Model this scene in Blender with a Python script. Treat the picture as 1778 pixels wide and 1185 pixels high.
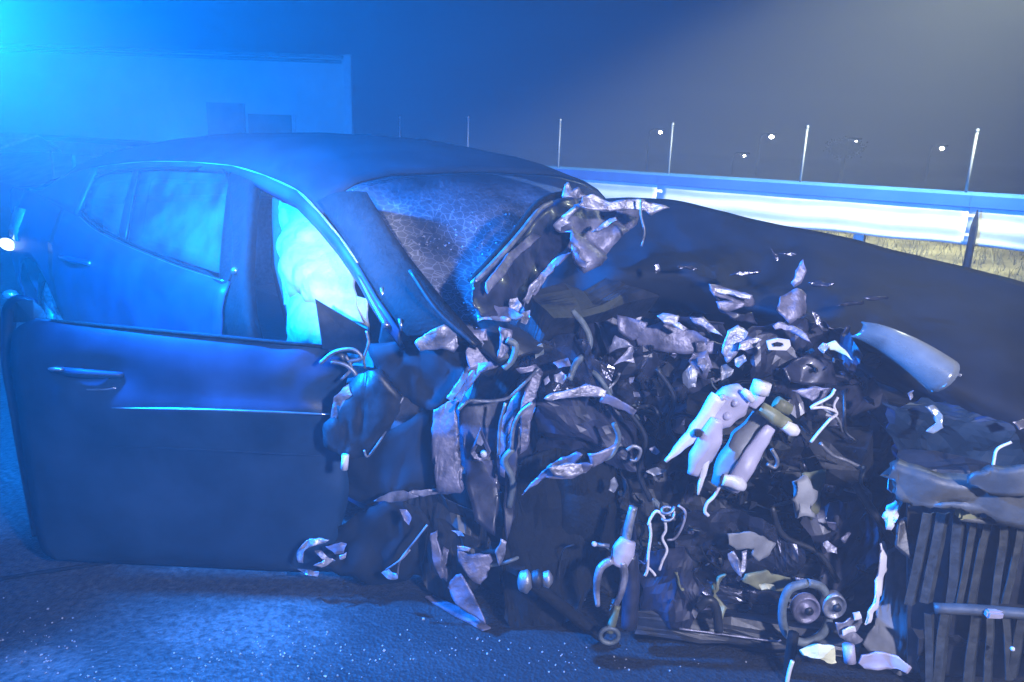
import bpy, bmesh, math, random
from mathutils import Vector, noise
R_ = math.radians
for o in list(bpy.data.objects):
    bpy.data.objects.remove(o)
scene = bpy.context.scene
COL = scene.collection

# ------------------------------------------------------------------ camera
F_PX, CX, CY = 1290.0, 889.0, 592.5
CAM_H, PITCH, ROLL = 1.47, math.atan((592.5 - 245) / 1290.0), 0.036
fw = Vector((0, math.cos(PITCH), -math.sin(PITCH)))
r0 = Vector((1, 0, 0))
u0 = Vector((0, math.sin(PITCH), math.cos(PITCH)))
rt = r0 * math.cos(ROLL) + u0 * math.sin(ROLL)
up = u0 * math.cos(ROLL) - r0 * math.sin(ROLL)
EYE = Vector((0, 0, CAM_H))
cam_d = bpy.data.cameras.new('camera')
cam = bpy.data.objects.new('camera', cam_d)
COL.objects.link(cam)
from mathutils import Matrix
M = Matrix((rt, up, -fw)).transposed().to_4x4()
M.translation = EYE
cam.matrix_world = M
cam_d.sensor_width = 36.0
cam_d.lens = 36.0 * F_PX / 1778.0
cam_d.clip_start = 0.02
cam_d.clip_end = 2000
scene.camera = cam

# ------------------------------------------------------------------ world, exposure
w = bpy.data.worlds.new('World')
scene.world = w
w.use_nodes = True
nt = w.node_tree
nt.nodes.clear()
sky = nt.nodes.new('ShaderNodeTexSky')
sky.sky_type = 'NISHITA'
sky.sun_disc = False
sky.sun_elevation = R_(-6)
sky.sun_rotation = R_(140)
bg = nt.nodes.new('ShaderNodeBackground')
bg.inputs['Strength'].default_value = 0.05
wo = nt.nodes.new('ShaderNodeOutputWorld')
nt.links.new(sky.outputs[0], bg.inputs[0])
nt.links.new(bg.outputs[0], wo.inputs[0])

scene.view_settings.view_transform = 'Standard'
scene.view_settings.look = 'None'
scene.view_settings.exposure = 0.0
scene.view_settings.gamma = 1.0
scene.view_settings.use_curve_mapping = False
scene.render.engine = 'CYCLES'
scene.cycles.use_denoising = True
scene.cycles.max_bounces = 6
scene.cycles.volume_bounces = 0
scene.cycles.caustics_reflective = False
scene.cycles.caustics_refractive = False
scene.cycles.sample_clamp_indirect = 6.0

# moonlight, barely there
sd = bpy.data.lights.new('moon_light', 'SUN')
sd.energy = 0.02
sd.angle = R_(0.5)
so = bpy.data.objects.new('moon_light', sd)
COL.objects.link(so)
so.rotation_euler = (R_(50), 0, R_(-30))

# the three lamps that light the place (each lamp's housing is built at the end)
BEACON = Vector((-1.63, 2.11, 1.78))       # blue emergency beacon, just left of the picture
WORK = Vector((3.75, 4.8, 3.7))         # scene light on a mast, upper right
HEAD = Vector((1.7, -1.2, 2.35))          # flood lamp right of the photographer
BEACON_W, BEACON_COL = 2450.0, (0.0, 0.215, 1.0)
WORK_W, WORK_COL = 3600.0, (0.94, 1.0, 0.70)
HEAD_W, HEAD_COL = 980.0, (0.80, 0.79, 1.0)
FLARE_HAZE_DENSITY = 0.018


# ------------------------------------------------------------------ pixel helpers
def ray(px, py):
    return fw + rt * ((px - CX) / F_PX) - up * ((py - CY) / F_PX)


def P(px, py, Y):
    d = ray(px, py)
    return EYE + d * (Y / d.y)


def G(px, py, z=0.0):
    d = ray(px, py)
    return EYE + d * ((z - CAM_H) / d.z)


# car frame: s forward along the car, t from the near side to the far side, z up
YAW = R_(42)
D = Vector((math.cos(YAW), -math.sin(YAW), 0))
N = Vector((math.sin(YAW), math.cos(YAW), 0))
A0 = Vector((-0.47, 2.34, 0))


def C(s, t, z):
    return A0 + D * s + N * t + Vector((0, 0, z))


def interp(x, xs, ys):
    if x <= xs[0]:
        return ys[0]
    for i in range(1, len(xs)):
        if x <= xs[i]:
            k = (x - xs[i - 1]) / (xs[i] - xs[i - 1])
            return ys[i - 1] + k * (ys[i] - ys[i - 1])
    return ys[-1]


def tz(z):
    return interp(z, [.18, .26, .45, .66, .82, .93, 1.1, 1.31, 1.37, 1.42],
                  [.06, .0, -.055, -.07, -.045, 0, .085, .20, .245, .32])


def S(px, py, off=0.0):
    """pixel -> (s, z) on the near side of the car"""
    z = 0.9
    d = ray(px, py)
    for _ in range(12):
        t = tz(z) + off
        q = (A0 + N * t - EYE)
        k = q.dot(N) / d.dot(N)
        p = EYE + d * k
        z = 0.5 * z + 0.5 * p.z
    return ((p - A0).dot(D), p.z)


# ------------------------------------------------------------------ object helpers
def link(name, bm, mat, parent=None, smooth=False, kind=None):
    me = bpy.data.meshes.new(name)
    base = parent_loc(parent)
    if base.length > 0:
        bmesh.ops.translate(bm, verts=bm.verts, vec=-base)
    bm.normal_update()
    bm.to_mesh(me)
    bm.free()
    if smooth:
        me.polygons.foreach_set('use_smooth', [True] * len(me.polygons))
    o = bpy.data.objects.new(name, me)
    COL.objects.link(o)
    if mat:
        me.materials.append(mat)
    if parent is not None:
        o.parent = parent
    if kind:
        o['kind'] = kind
    return o


def parent_loc(p):
    v = Vector((0, 0, 0))
    while p is not None:
        v += p.location
        p = p.parent
    return v


def thing(name, label, cat, loc=(0, 0, 0), group=None):
    o = bpy.data.objects.new(name, None)
    COL.objects.link(o)
    o.location = loc
    return tag(o, label, cat, group)


def tag(o, label, cat, group=None):
    o['label'] = label
    o['category'] = cat
    if group:
        o['group'] = group
    return o


def grid(rows, close=False):
    bm = bmesh.new()
    vs = [[bm.verts.new(p) for p in r] for r in rows]
    for i in range(len(vs) - 1):
        n = len(vs[i])
        for j in range(n if close else n - 1):
            a, b, c, d = vs[i][j], vs[i][(j + 1) % n], vs[i + 1][(j + 1) % n], vs[i + 1][j]
            try:
                bm.faces.new((a, b, c, d))
            except ValueError:
                pass
    return bm


def thicken(bm, t):
    bmesh.ops.recalc_face_normals(bm, faces=bm.faces)
    bm.normal_update()
    src = list(bm.verts)
    faces = list(bm.faces)
    edges = [e for e in bm.edges if e.is_boundary]
    cp = {v: bm.verts.new(v.co - v.normal * t) for v in src}
    for f in faces:
        bm.faces.new([cp[v] for v in reversed(f.verts)])
    for e in edges:
        a, c = e.verts
        try:
            bm.faces.new((a, c, cp[c], cp[a]))
        except ValueError:
            pass
    bmesh.ops.recalc_face_normals(bm, faces=bm.faces)
    return bm


def add_box(bm, c, sx, sy, sz, rot=None, bevel=0.0):
    r = bmesh.ops.create_cube(bm, size=1.0)
    vs = r['verts']
    for v in vs:
        v.co = Vector((v.co.x * sx, v.co.y * sy, v.co.z * sz))
        if rot is not None:
            v.co = rot @ v.co
        v.co += Vector(c)
    if bevel > 0:
        es = list({e for v in vs for e in v.link_edges})
        bmesh.ops.bevel(bm, geom=es, offset=bevel, segments=2, affect='EDGES')
    return bm


def crom(pts, n=6):
    if len(pts) < 3:
        return list(pts)
    out = []
    ext = [pts[0] * 2 - pts[1]] + list(pts) + [pts[-1] * 2 - pts[-2]]
    for i in range(1, len(ext) - 2):
        a, b, c, d = ext[i - 1:i + 3]
        for k in range(n):
            u = k / n
            out.append(0.5 * ((2 * b) + (c - a) * u + (2 * a - 5 * b + 4 * c - d) * u * u + (3 * b - a - 3 * c + d) * u ** 3))
    out.append(pts[-1])
    return out


def add_tube(bm, pts, r, seg=8, cap=True):
    pts = [Vector(p) for p in pts]
    rs = r if isinstance(r, (list, tuple)) else [r] * len(pts)
    if len(rs) != len(pts):
        rs = [rs[0] + (rs[-1] - rs[0]) * i / max(1, len(pts) - 1) for i in range(len(pts))]
    rings = []
    nrm = None
    for i, p in enumerate(pts):
        t = (pts[min(i + 1, len(pts) - 1)] - pts[max(i - 1, 0)])
        if t.length < 1e-9:
            t = Vector((0, 0, 1))
        t.normalize()
        if nrm is None:
            h = Vector((0, 0, 1)) if abs(t.z) < .9 else Vector((1, 0, 0))
            nrm = t.cross(h).normalized()
        nrm = (nrm - t * nrm.dot(t))
        if nrm.length < 1e-6:
            nrm = t.orthogonal()
        nrm.normalize()
        b = t.cross(nrm)
        rings.append([bm.verts.new(p + (nrm * math.cos(a) + b * math.sin(a)) * rs[i])
                      for a in [2 * math.pi * k / seg for k in range(seg)]])
    for i in range(len(rings) - 1):
        for k in range(seg):
            bm.faces.new((rings[i][k], rings[i][(k + 1) % seg], rings[i + 1][(k + 1) % seg], rings[i + 1][k]))
    if cap:
        bm.faces.new(rings[0][::-1])
        bm.faces.new(rings[-1])
    return bm


def tube(name, pts, r, mat, parent, seg=8, smooth_n=6):
    bm = bmesh.new()
    pts = crom([Vector(p) for p in pts], smooth_n)
    if isinstance(r, (list, tuple)):
        n = len(pts)
        m = len(r)
        r = [interp(i / (n - 1) * (m - 1), list(range(m)), r) for i in range(n)]
    add_tube(bm, pts, r, seg)
    return link(name, bm, mat, parent, smooth=True)


CUBE_F = [(0, 1, 3, 2), (4, 6, 7, 5), (0, 4, 5, 1), (2, 3, 7, 6), (0, 2, 6, 4), (1, 5, 7, 3)]


def crumbs(name, items, mt, parent=None):
    """many tiny broken cubes in one mesh: items of (centre, half size, 3x3 rotation)"""
    vs, fs = [], []
    base = parent_loc(parent)
    for c, r, rot in items:
        k = len(vs)
        for x in (-1, 1):
            for y in (-1, 1):
                for z in (-1, 1):
                    vs.append(Vector(c) + rot @ Vector((x * r, y * r * .7, z * r * .8)) - base)
        fs += [tuple(k + i for i in f) for f in CUBE_F]
    me = bpy.data.meshes.new(name)
    me.from_pydata(vs, [], fs)
    me.materials.append(mt)
    o = bpy.data.objects.new(name, me)
    COL.objects.link(o)
    o['kind'] = 'stuff'
    if parent is not None:
        o.parent = parent
    return o


SEED = [1]


def crumple(bm, amp, freq=9.0, seed=None, fine=0.35):
    if seed is None:
        SEED[0] += 1
        seed = SEED[0]
    off = Vector((seed * 3.17, seed * 1.71, seed * 5.3))
    bm.normal_update()
    for v in bm.verts:
        p = v.co * freq + off
        a = 1.0 - 2.2 * abs(noise.noise(p))
        b = noise.noise(p * 2.9) * fine
        nv = noise.noise_vector(p * 1.3)
        v.co += v.normal * (a + b) * amp * 0.6 + nv * amp * 0.5


def sheet(name, pts, mat, parent, amp=0.012, thick=0.003, cuts=3, freq=11.0, smooth=False, ragged=0.006):
    """a torn piece of sheet: outline given as (px, py, Y)"""
    bm = bmesh.new()
    ws = [P(*p) for p in pts]
    vs = [bm.verts.new(p) for p in ws]
    f = bm.faces.new(vs)
    bmesh.ops.triangulate(bm, faces=[f])
    if cuts:
        bmesh.ops.subdivide_edges(bm, edges=bm.edges[:], cuts=cuts, use_grid_fill=True)
        bmesh.ops.triangulate(bm, faces=bm.faces[:])
    crumple(bm, amp, freq)
    if ragged:
        for v in bm.verts:
            if v.is_boundary:
                v.co += noise.noise_vector(v.co * 37.0) * ragged
    if thick:
        thicken(bm, thick)
    return link(name, bm, mat, parent, smooth=smooth)


# ------------------------------------------------------------------ materials
def mat(name, base, rough=0.5, metal=0.0, coat=0.0, var=0.25, scale=14.0, bump=0.0, bscale=60.0, emit=None, estr=0.0, base2=None, spec=0.5, sheen=0.0):
    m = bpy.data.materials.new(name)
    m.use_nodes = True
    t = m.node_tree
    b = t.nodes['Principled BSDF']
    tc = t.nodes.new('ShaderNodeTexCoord')
    n = t.nodes.new('ShaderNodeTexNoise')
    n.inputs['Scale'].default_value = scale
    n.inputs['Detail'].default_value = 6
    t.links.new(tc.outputs['Object'], n.inputs['Vector'])
    cr = t.nodes.new('ShaderNodeValToRGB')
    c2 = base2 if base2 else tuple(x * (1 + var) for x in base)
    c1 = tuple(x * (1 - var) for x in base)
    cr.color_ramp.elements[0].color = (*c1, 1)
    cr.color_ramp.elements[1].color = (*c2, 1)
    cr.color_ramp.elements[0].position = .35
    cr.color_ramp.elements[1].position = .65
    t.links.new(n.outputs['Fac'], cr.inputs['Fac'])
    t.links.new(cr.outputs['Color'], b.inputs['Base Color'])
    rr = t.nodes.new('ShaderNodeMapRange')
    rr.inputs['To Min'].default_value = max(0.03, rough - 0.08)
    rr.inputs['To Max'].default_value = min(1, rough + 0.08)
    t.links.new(n.outputs['Fac'], rr.inputs['Value'])
    t.links.new(rr.outputs['Result'], b.inputs['Roughness'])
    b.inputs['Metallic'].default_value = metal
    b.inputs['Coat Weight'].default_value = coat
    b.inputs['Coat Roughness'].default_value = 0.08
    b.inputs['Specular IOR Level'].default_value = spec
    if bump:
        n2 = t.nodes.new('ShaderNodeTexNoise')
        n2.inputs['Scale'].default_value = bscale
        n2.inputs['Detail'].default_value = 5
        t.links.new(tc.outputs['Object'], n2.inputs['Vector'])
        bp = t.nodes.new('ShaderNodeBump')
        bp.inputs['Strength'].default_value = bump
        bp.inputs['Distance'].default_value = 0.01
        t.links.new(n2.outputs['Fac'], bp.inputs['Height'])
        t.links.new(bp.outputs['Normal'], b.inputs['Normal'])
    if emit:
        b.inputs['Emission Color'].default_value = (*emit, 1)
        b.inputs['Emission Strength'].default_value = estr
    return m


MT = {
    'paint': mat('car_paint', (0.012, 0.032, 0.074), .50, 0.0, .05, .35, 5, .05, 9, spec=.28),
    'paint_dark': mat('dark_matt_paint', (0.015, 0.017, 0.022), .72, 0.0, 0.0, .3, 6, .06, 14, spec=.15),  # darker, duller copy of the car paint, used to darken roof, bonnet, wings
    'paint_rough': mat('scuffed_paint', (0.030, 0.030, 0.050), .42, .2, .2, .5, 18, .15, 30),
    'primer': mat('bare_panel', (0.17, 0.16, 0.22), .45, .35, 0, .5, 16, .5, 40),
    'metal': mat('torn_metal', (0.29, 0.28, 0.34), .42, .45, 0, .55, 22, .6, 45),
    'crease': mat('creased_paint', (0.075, 0.075, 0.10), .25, .7, .2, .4, 25, .3, 50),
    'alu': mat('cast_metal', (0.26, 0.26, 0.28), .45, .6, 0, .35, 30, .3, 60),
    'dark': mat('engine_dark', (0.022, 0.022, 0.026), .55, .2, 0, .5, 20, .3, 40),
    'rubber': mat('rubber', (0.009, 0.009, 0.010), .8, 0, 0, .3, 30, .4, 80, spec=.2),
    'plastic': mat('black_plastic', (0.020, 0.020, 0.023), .45, 0, 0, .3, 30, .1, 80),
    'hose': mat('grey_hose', (0.12, 0.14, 0.15), .5, 0, 0, .3, 30, .1, 80),
    'white': mat('white_plastic', (0.66, 0.63, 0.66), .4, 0, 0, .12, 16, .15, 30),
    'lilac': mat('pale_plastic', (0.42, 0.39, 0.50), .42, 0, 0, .2, 10, .15, 30),
    'greyp': mat('grey_plastic', (0.20, 0.20, 0.21), .5, 0, 0, .3, 12, .15, 30),
    'olive': mat('olive_plastic', (0.17, 0.17, 0.09), .5, 0, 0, .4, 16, .2, 40),
    'cream': mat('cream_plastic', (0.62, 0.60, 0.38), .5, 0, 0, .2, 16, .2, 40),
    'airbag': mat('airbag_cloth', (0.26, 0.25, 0.27), .85, 0, 0, .2, 9, .6, 40),
    'seat': mat('seat_cloth', (0.045, 0.045, 0.055), .9, 0, 0, .2, 40, .3, 120),
    'trim': mat('interior_trim', (0.11, 0.11, 0.13), .8, 0, 0, .2, 40, .2, 120),
    'fin': mat('radiator_fin', (0.050, 0.053, 0.052), .55, .3, 0, .35, 30, .3, 60),
    'tank': mat('radiator_tank', (0.085, 0.086, 0.083), .5, .1, 0, .3, 14, .2, 40),
    'paletrim': mat('satin_trim', (0.42, 0.43, 0.46), .35, .3, 0, .1, 20),
    'chrome': mat('bright_trim', (0.55, 0.55, 0.6), .22, .9, 0, .1, 20),
    'rail': mat('painted_steel', (0.82, 0.82, 0.80), .45, .0, 0, .06, 4, .03, 20),
    'railpost': mat('rail_post_steel', (0.45, 0.45, 0.43), .5, .3, 0, .2, 8, .1, 20),
    'pole': mat('pole_paint', (0.17, 0.18, 0.20), .5, .1, 0, .1, 8),
    'plaster': mat('render_wall', (0.72, 0.72, 0.72), .8, 0, 0, .06, 1.2, .1, 30),
    'shutter': mat('door_steel', (0.20, 0.20, 0.21), .6, 0, 0, .15, 3, .1, 20),
    'roofing': mat('roof_sheet', (0.2, 0.2, 0.21), .6, 0, 0, .15, 3),
    'lampglow': mat('lamp_glow', (1, 1, 1), .5, emit=(1.0, 0.93, 0.80), estr=60.0),
    'blueglow': mat('blue_dome', (0.01, 0.05, 0.4), .2, emit=(0.0, 0.2, 1.0), estr=8.0),
    'floodglow': mat('flood_glow', (1, 1, 1), .3, emit=(0.9, 0.95, 1.0), estr=8.0),
    'tail_emit': mat('tail_emissive', (.8, .8, .8), .3, emit=(.85, 1.0, .95), estr=2.2),
    'tail': mat('tail_lens', (0.30, 0.02, 0.03), .12, 0, .8, .2, 20),
    'lens': mat('lamp_lens', (0.35, 0.38, 0.40), .15, .3, .8, .2, 10, .1, 20),
    'powder': mat('absorbent_powder', (0.42, 0.41, 0.43), .95, 0, 0, .25, 30, .4, 60),
    'leaf': mat('dry_grass', (0.13, 0.12, 0.07), .8, 0, 0, .4, 8),
    'leaf2': mat('tree_leaf', (0.20, 0.21, 0.17), .8, 0, 0, .4, 8),
    'bark': mat('bark', (0.08, 0.06, 0.05), .9, 0, 0, .4, 8),
}


def glass_mat(name, tint, refl, rough=0.03, diff=0.0, dcol=(.5, .5, .55), cracks=0.0):
    m = bpy.data.materials.new(name)
    m.use_nodes = True
    t = m.node_tree
    t.nodes.clear()
    out = t.nodes.new('ShaderNodeOutputMaterial')
    tr = t.nodes.new('ShaderNodeBsdfTransparent')
    tr.inputs[0].default_value = (*tint, 1)
    gl = t.nodes.new('ShaderNodeBsdfGlossy')
    gl.inputs['Roughness'].default_value = rough
    mx = t.nodes.new('ShaderNodeMixShader')
    lw = t.nodes.new('ShaderNodeLayerWeight')
    lw.inputs['Blend'].default_value = .25
    mr = t.nodes.new('ShaderNodeMapRange')
    mr.inputs['To Min'].default_value = refl
    mr.inputs['To Max'].default_value = min(1, refl + .22)
    t.links.new(lw.outputs['Fresnel'], mr.inputs['Value'])
    t.links.new(mr.outputs[0], mx.inputs[0])
    t.links.new(tr.outputs[0], mx.inputs[1])
    t.links.new(gl.outputs[0], mx.inputs[2])
    last = mx
    tc = t.nodes.new('ShaderNodeTexCoord')
    if diff > 0:
        n = t.nodes.new('ShaderNodeTexNoise')
        n.inputs['Scale'].default_value = 5
        n.inputs['Detail'].default_value = 6
        t.links.new(tc.outputs['Object'], n.inputs['Vector'])
        df = t.nodes.new('ShaderNodeBsdfDiffuse')
        df.inputs[0].default_value = (*dcol, 1)
        m2 = t.nodes.new('ShaderNodeMixShader')
        r2 = t.nodes.new('ShaderNodeMapRange')
        r2.inputs['From Min'].default_value = .35
        r2.inputs['From Max'].default_value = .65
        r2.inputs['To Min'].default_value = diff * .35
        r2.inputs['To Max'].default_value = diff * 1.5
        t.links.new(n.outputs['Fac'], r2.inputs['Value'])
        fac = r2
        if cracks:
            vo = t.nodes.new('ShaderNodeTexVoronoi')
            vo.feature = 'DISTANCE_TO_EDGE'
            vo.inputs['Scale'].default_value = 34
            t.links.new(tc.outputs['Object'], vo.inputs['Vector'])
            lt = t.nodes.new('ShaderNodeMapRange')
            lt.inputs['From Min'].default_value = 0.0
            lt.inputs['From Max'].default_value = 0.06
            lt.inputs['To Min'].default_value = cracks
            lt.inputs['To Max'].default_value = 0
            t.links.new(vo.outputs['Distance'], lt.inputs['Value'])
            ge = t.nodes.new('ShaderNodeNewGeometry')
            sx = t.nodes.new('ShaderNodeSeparateXYZ')
            t.links.new(ge.outputs['Position'], sx.inputs[0])
            hz_ = t.nodes.new('ShaderNodeMapRange')
            hz_.inputs['From Min'].default_value = .98
            hz_.inputs['From Max'].default_value = 1.33
            hz_.inputs['To Min'].default_value = 1.0
            hz_.inputs['To Max'].default_value = 0.03
            t.links.new(sx.outputs['Z'], hz_.inputs['Value'])
            ad = t.nodes.new('ShaderNodeMath')
            ad.operation = 'MULTIPLY_ADD'
            ad.use_clamp = True
            t.links.new(lt.outputs[0], ad.inputs[0])
            t.links.new(n.outputs['Fac'], ad.inputs[1])
            t.links.new(r2.outputs[0], ad.inputs[2])
            fac = t.nodes.new('ShaderNodeMath')
            fac.operation = 'MULTIPLY'
            t.links.new(ad.outputs[0], fac.inputs[0])
            t.links.new(hz_.outputs[0], fac.inputs[1])
        t.links.new(fac.outputs[0], m2.inputs[0])
        t.links.new(mx.outputs[0], m2.inputs[1])
        t.links.new(df.outputs[0], m2.inputs[2])
        last = m2
    t.links.new(last.outputs[0], out.inputs[0])
    return m


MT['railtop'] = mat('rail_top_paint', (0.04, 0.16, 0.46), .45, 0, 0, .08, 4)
MT['lens_shell'] = glass_mat('lamp_shell', (.5, .55, .55), .12, .2, .30, (.45, .47, .46))
MT['crumb'] = mat('glass_crumb', (0.30, 0.30, 0.36), .15, 0, .5, .1, 20)
MT['glass_dark'] = glass_mat('dark_glass', (.10, .11, .13), .05)
def translucent(m, fac):
    t = m.node_tree
    out = [n for n in t.nodes if n.type == 'OUTPUT_MATERIAL'][0]
    b = t.nodes['Principled BSDF']
    tr = t.nodes.new('ShaderNodeBsdfTranslucent')
    tr.inputs[0].default_value = (.35, .35, .35, 1)
    mx = t.nodes.new('ShaderNodeMixShader')
    mx.inputs[0].default_value = fac
    t.links.new(b.outputs[0], mx.inputs[1])
    t.links.new(tr.outputs[0], mx.inputs[2])
    t.links.new(mx.outputs[0], out.inputs['Surface'])


translucent(MT['airbag'], .25)
MT['glass'] = glass_mat('side_glass', (.62, .64, .67), .05, .03, .09, (.45, .45, .45))  # diffuse share pales the panes in place of reflected glare
MT['shatter'] = glass_mat('shattered_glass', (.45, .48, .52), .04, .30, .38, (.36, .36, .44), 1.2)


def asphalt_mat():
    m = bpy.data.materials.new('asphalt')
    m.use_nodes = True
    t = m.node_tree
    b = t.nodes['Principled BSDF']
    tc = t.nodes.new('ShaderNodeTexCoord')
    fine = t.nodes.new('ShaderNodeTexVoronoi')
    fine.inputs['Scale'].default_value = 95
    mid = t.nodes.new('ShaderNodeTexNoise')
    mid.inputs['Scale'].default_value = 2.3
    mid.inputs['Detail'].default_value = 8
    mid.inputs['Roughness'].default_value = .65
    grit = t.nodes.new('ShaderNodeTexNoise')
    grit.inputs['Scale'].default_value = 46
    grit.inputs['Detail'].default_value = 6
    for n in (fine, mid, grit):
        t.links.new(tc.outputs['Object'], n.inputs['Vector'])
    # aggregate: dark binder with lighter chips
    cr = t.nodes.new('ShaderNodeValToRGB')
    cr.color_ramp.elements[0].position = .30
    cr.color_ramp.elements[0].color = (.022, .022, .024, 1)
    cr.color_ramp.elements[1].position = .75
    cr.color_ramp.elements[1].color = (.085, .084, .083, 1)
    t.links.new(grit.outputs['Fac'], cr.inputs['Fac'])
    # worn pale areas and spilled grit, patchy
    cr2 = t.nodes.new('ShaderNodeValToRGB')
    cr2.color_ramp.elements[0].position = .50
    cr2.color_ramp.elements[0].color = (0, 0, 0, 1)
    cr2.color_ramp.elements[1].position = .68
    cr2.color_ramp.elements[1].color = (1, 1, 1, 1)
    t.links.new(mid.outputs['Fac'], cr2.inputs['Fac'])
    mul = t.nodes.new('ShaderNodeMath')
    mul.operation = 'MULTIPLY'
    g2 = t.nodes.new('ShaderNodeMapRange')
    g2.inputs['From Min'].default_value = .46
    g2.inputs['From Max'].default_value = .62
    t.links.new(grit.outputs['Fac'], g2.inputs['Value'])
    t.links.new(cr2.outputs['Color'], mul.inputs[0])
    t.links.new(g2.outputs[0], mul.inputs[1])
    mx = t.nodes.new('ShaderNodeMix')
    mx.data_type = 'RGBA'
    mx.inputs['B'].default_value = (.125, .124, .123, 1)
    t.links.new(mul.outputs[0], mx.inputs['Factor'])
    t.links.new(cr.outputs['Color'], mx.inputs['A'])
    # lamp light on the road painted in, and pale flakes: patches with torn outlines
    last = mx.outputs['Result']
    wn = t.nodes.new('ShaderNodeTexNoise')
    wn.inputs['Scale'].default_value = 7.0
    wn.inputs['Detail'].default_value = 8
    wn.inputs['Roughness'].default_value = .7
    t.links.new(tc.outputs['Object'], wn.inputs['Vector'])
    for cpt, sx_, sy_ in (LIT_PATCHES):
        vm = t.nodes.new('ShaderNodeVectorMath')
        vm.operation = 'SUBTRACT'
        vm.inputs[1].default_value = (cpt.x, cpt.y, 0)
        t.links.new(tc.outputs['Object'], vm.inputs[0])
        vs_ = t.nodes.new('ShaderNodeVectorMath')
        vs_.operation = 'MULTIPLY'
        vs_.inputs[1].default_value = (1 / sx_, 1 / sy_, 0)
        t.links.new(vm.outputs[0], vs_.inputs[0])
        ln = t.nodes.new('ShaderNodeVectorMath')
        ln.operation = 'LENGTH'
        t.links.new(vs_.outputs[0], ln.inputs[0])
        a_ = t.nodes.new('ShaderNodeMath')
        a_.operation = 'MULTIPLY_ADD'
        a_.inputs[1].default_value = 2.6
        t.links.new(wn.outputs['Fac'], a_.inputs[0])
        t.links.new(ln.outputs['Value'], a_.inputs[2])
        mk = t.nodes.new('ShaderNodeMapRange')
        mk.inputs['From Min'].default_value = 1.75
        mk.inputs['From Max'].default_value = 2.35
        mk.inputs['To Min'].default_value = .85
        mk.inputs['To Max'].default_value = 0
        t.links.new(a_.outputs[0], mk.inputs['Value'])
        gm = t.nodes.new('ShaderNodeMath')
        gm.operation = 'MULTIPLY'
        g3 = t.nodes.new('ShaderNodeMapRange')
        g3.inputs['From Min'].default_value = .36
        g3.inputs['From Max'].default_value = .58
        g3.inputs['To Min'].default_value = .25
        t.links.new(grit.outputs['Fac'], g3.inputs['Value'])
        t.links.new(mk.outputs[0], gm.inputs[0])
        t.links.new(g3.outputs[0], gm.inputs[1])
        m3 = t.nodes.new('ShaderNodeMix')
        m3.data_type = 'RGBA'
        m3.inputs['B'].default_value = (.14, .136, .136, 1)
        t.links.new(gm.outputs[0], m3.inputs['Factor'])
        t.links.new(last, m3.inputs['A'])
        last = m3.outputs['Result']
    # darker patch of road under the wreck, uneven outline
    vm = t.nodes.new('ShaderNodeVectorMath')
    vm.operation = 'SUBTRACT'
    vm.inputs[1].default_value = (DARK_PATCH[0].x, DARK_PATCH[0].y, 0)
    t.links.new(tc.outputs['Object'], vm.inputs[0])
    vs_ = t.nodes.new('ShaderNodeVectorMath')
    vs_.operation = 'MULTIPLY'
    vs_.inputs[1].default_value = (1 / DARK_PATCH[1], 1 / DARK_PATCH[2], 0)
    t.links.new(vm.outputs[0], vs_.inputs[0])
    ln = t.nodes.new('ShaderNodeVectorMath')
    ln.operation = 'LENGTH'
    t.links.new(vs_.outputs[0], ln.inputs[0])
    a_ = t.nodes.new('ShaderNodeMath')
    a_.operation = 'MULTIPLY_ADD'
    a_.inputs[1].default_value = .9
    t.links.new(wn.outputs['Fac'], a_.inputs[0])
    t.links.new(ln.outputs['Value'], a_.inputs[2])
    mk = t.nodes.new('ShaderNodeMapRange')
    mk.inputs['From Min'].default_value = 1.30
    mk.inputs['From Max'].default_value = 1.52
    mk.inputs['To Min'].default_value = .82
    mk.inputs['To Max'].default_value = 0
    t.links.new(a_.outputs[0], mk.inputs['Value'])
    m3 = t.nodes.new('ShaderNodeMix')
    m3.data_type = 'RGBA'
    m3.inputs['B'].default_value = (.013, .013, .015, 1)
    t.links.new(mk.outputs[0], m3.inputs['Factor'])
    t.links.new(last, m3.inputs['A'])
    t.links.new(m3.outputs['Result'], b.inputs['Base Color'])
    b.inputs['Roughness'].default_value = .58
    b.inputs['Specular IOR Level'].default_value = .35
    bp = t.nodes.new('ShaderNodeBump')
    bp.inputs['Strength'].default_value = .55
    bp.inputs['Distance'].default_value = .005
    ad = t.nodes.new('ShaderNodeMath')
    ad.operation = 'ADD'
    t.links.new(fine.outputs['Distance'], ad.inputs[0])
    t.links.new(grit.outputs['Fac'], ad.inputs[1])
    t.links.new(ad.outputs[0], bp.inputs['Height'])
    t.links.new(bp.outputs['Normal'], b.inputs['Normal'])
    return m


LIT_PATCHES = [(G(470, 1085), .40, .17), (G(40, 1160), .16, .10), (G(690, 1140), .26, .08)]  # first patch is lamp light painted into the asphalt, second is whitish flakes
DARK_PATCH = (G(1120, 1130), 1.05, .62)
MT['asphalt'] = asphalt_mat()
MT['soil'] = mat('verge_soil', (0.16, 0.14, 0.08), .95, 0, 0, .5, 3, .6, 30)
MT['field'] = mat('far_field', (0.05, 0.055, 0.035), .95, 0, 0, .4, .3, .3, 3)

# ------------------------------------------------------------------ ground
RAIL_A = P(1690, 338, 6.0)      # rail top near the right edge
RAIL_B = P(1165, 303, 7.75)
RZ = 0.5 * (RAIL_A.z + RAIL_B.z)
rdir = Vector((RAIL_B.x - RAIL_A.x, RAIL_B.y - RAIL_A.y, 0))
STEP = rdir.length / 2
rdir.normalize()
rnor = Vector((-rdir.y, rdir.x, 0))      # towards the road?
if rnor.dot(EYE - RAIL_A) < 0:
    rnor = -rnor


def struct(name, bm, m):
    o = link(name, bm, m)
    o['kind'] = 'structure'
    return o


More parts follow.
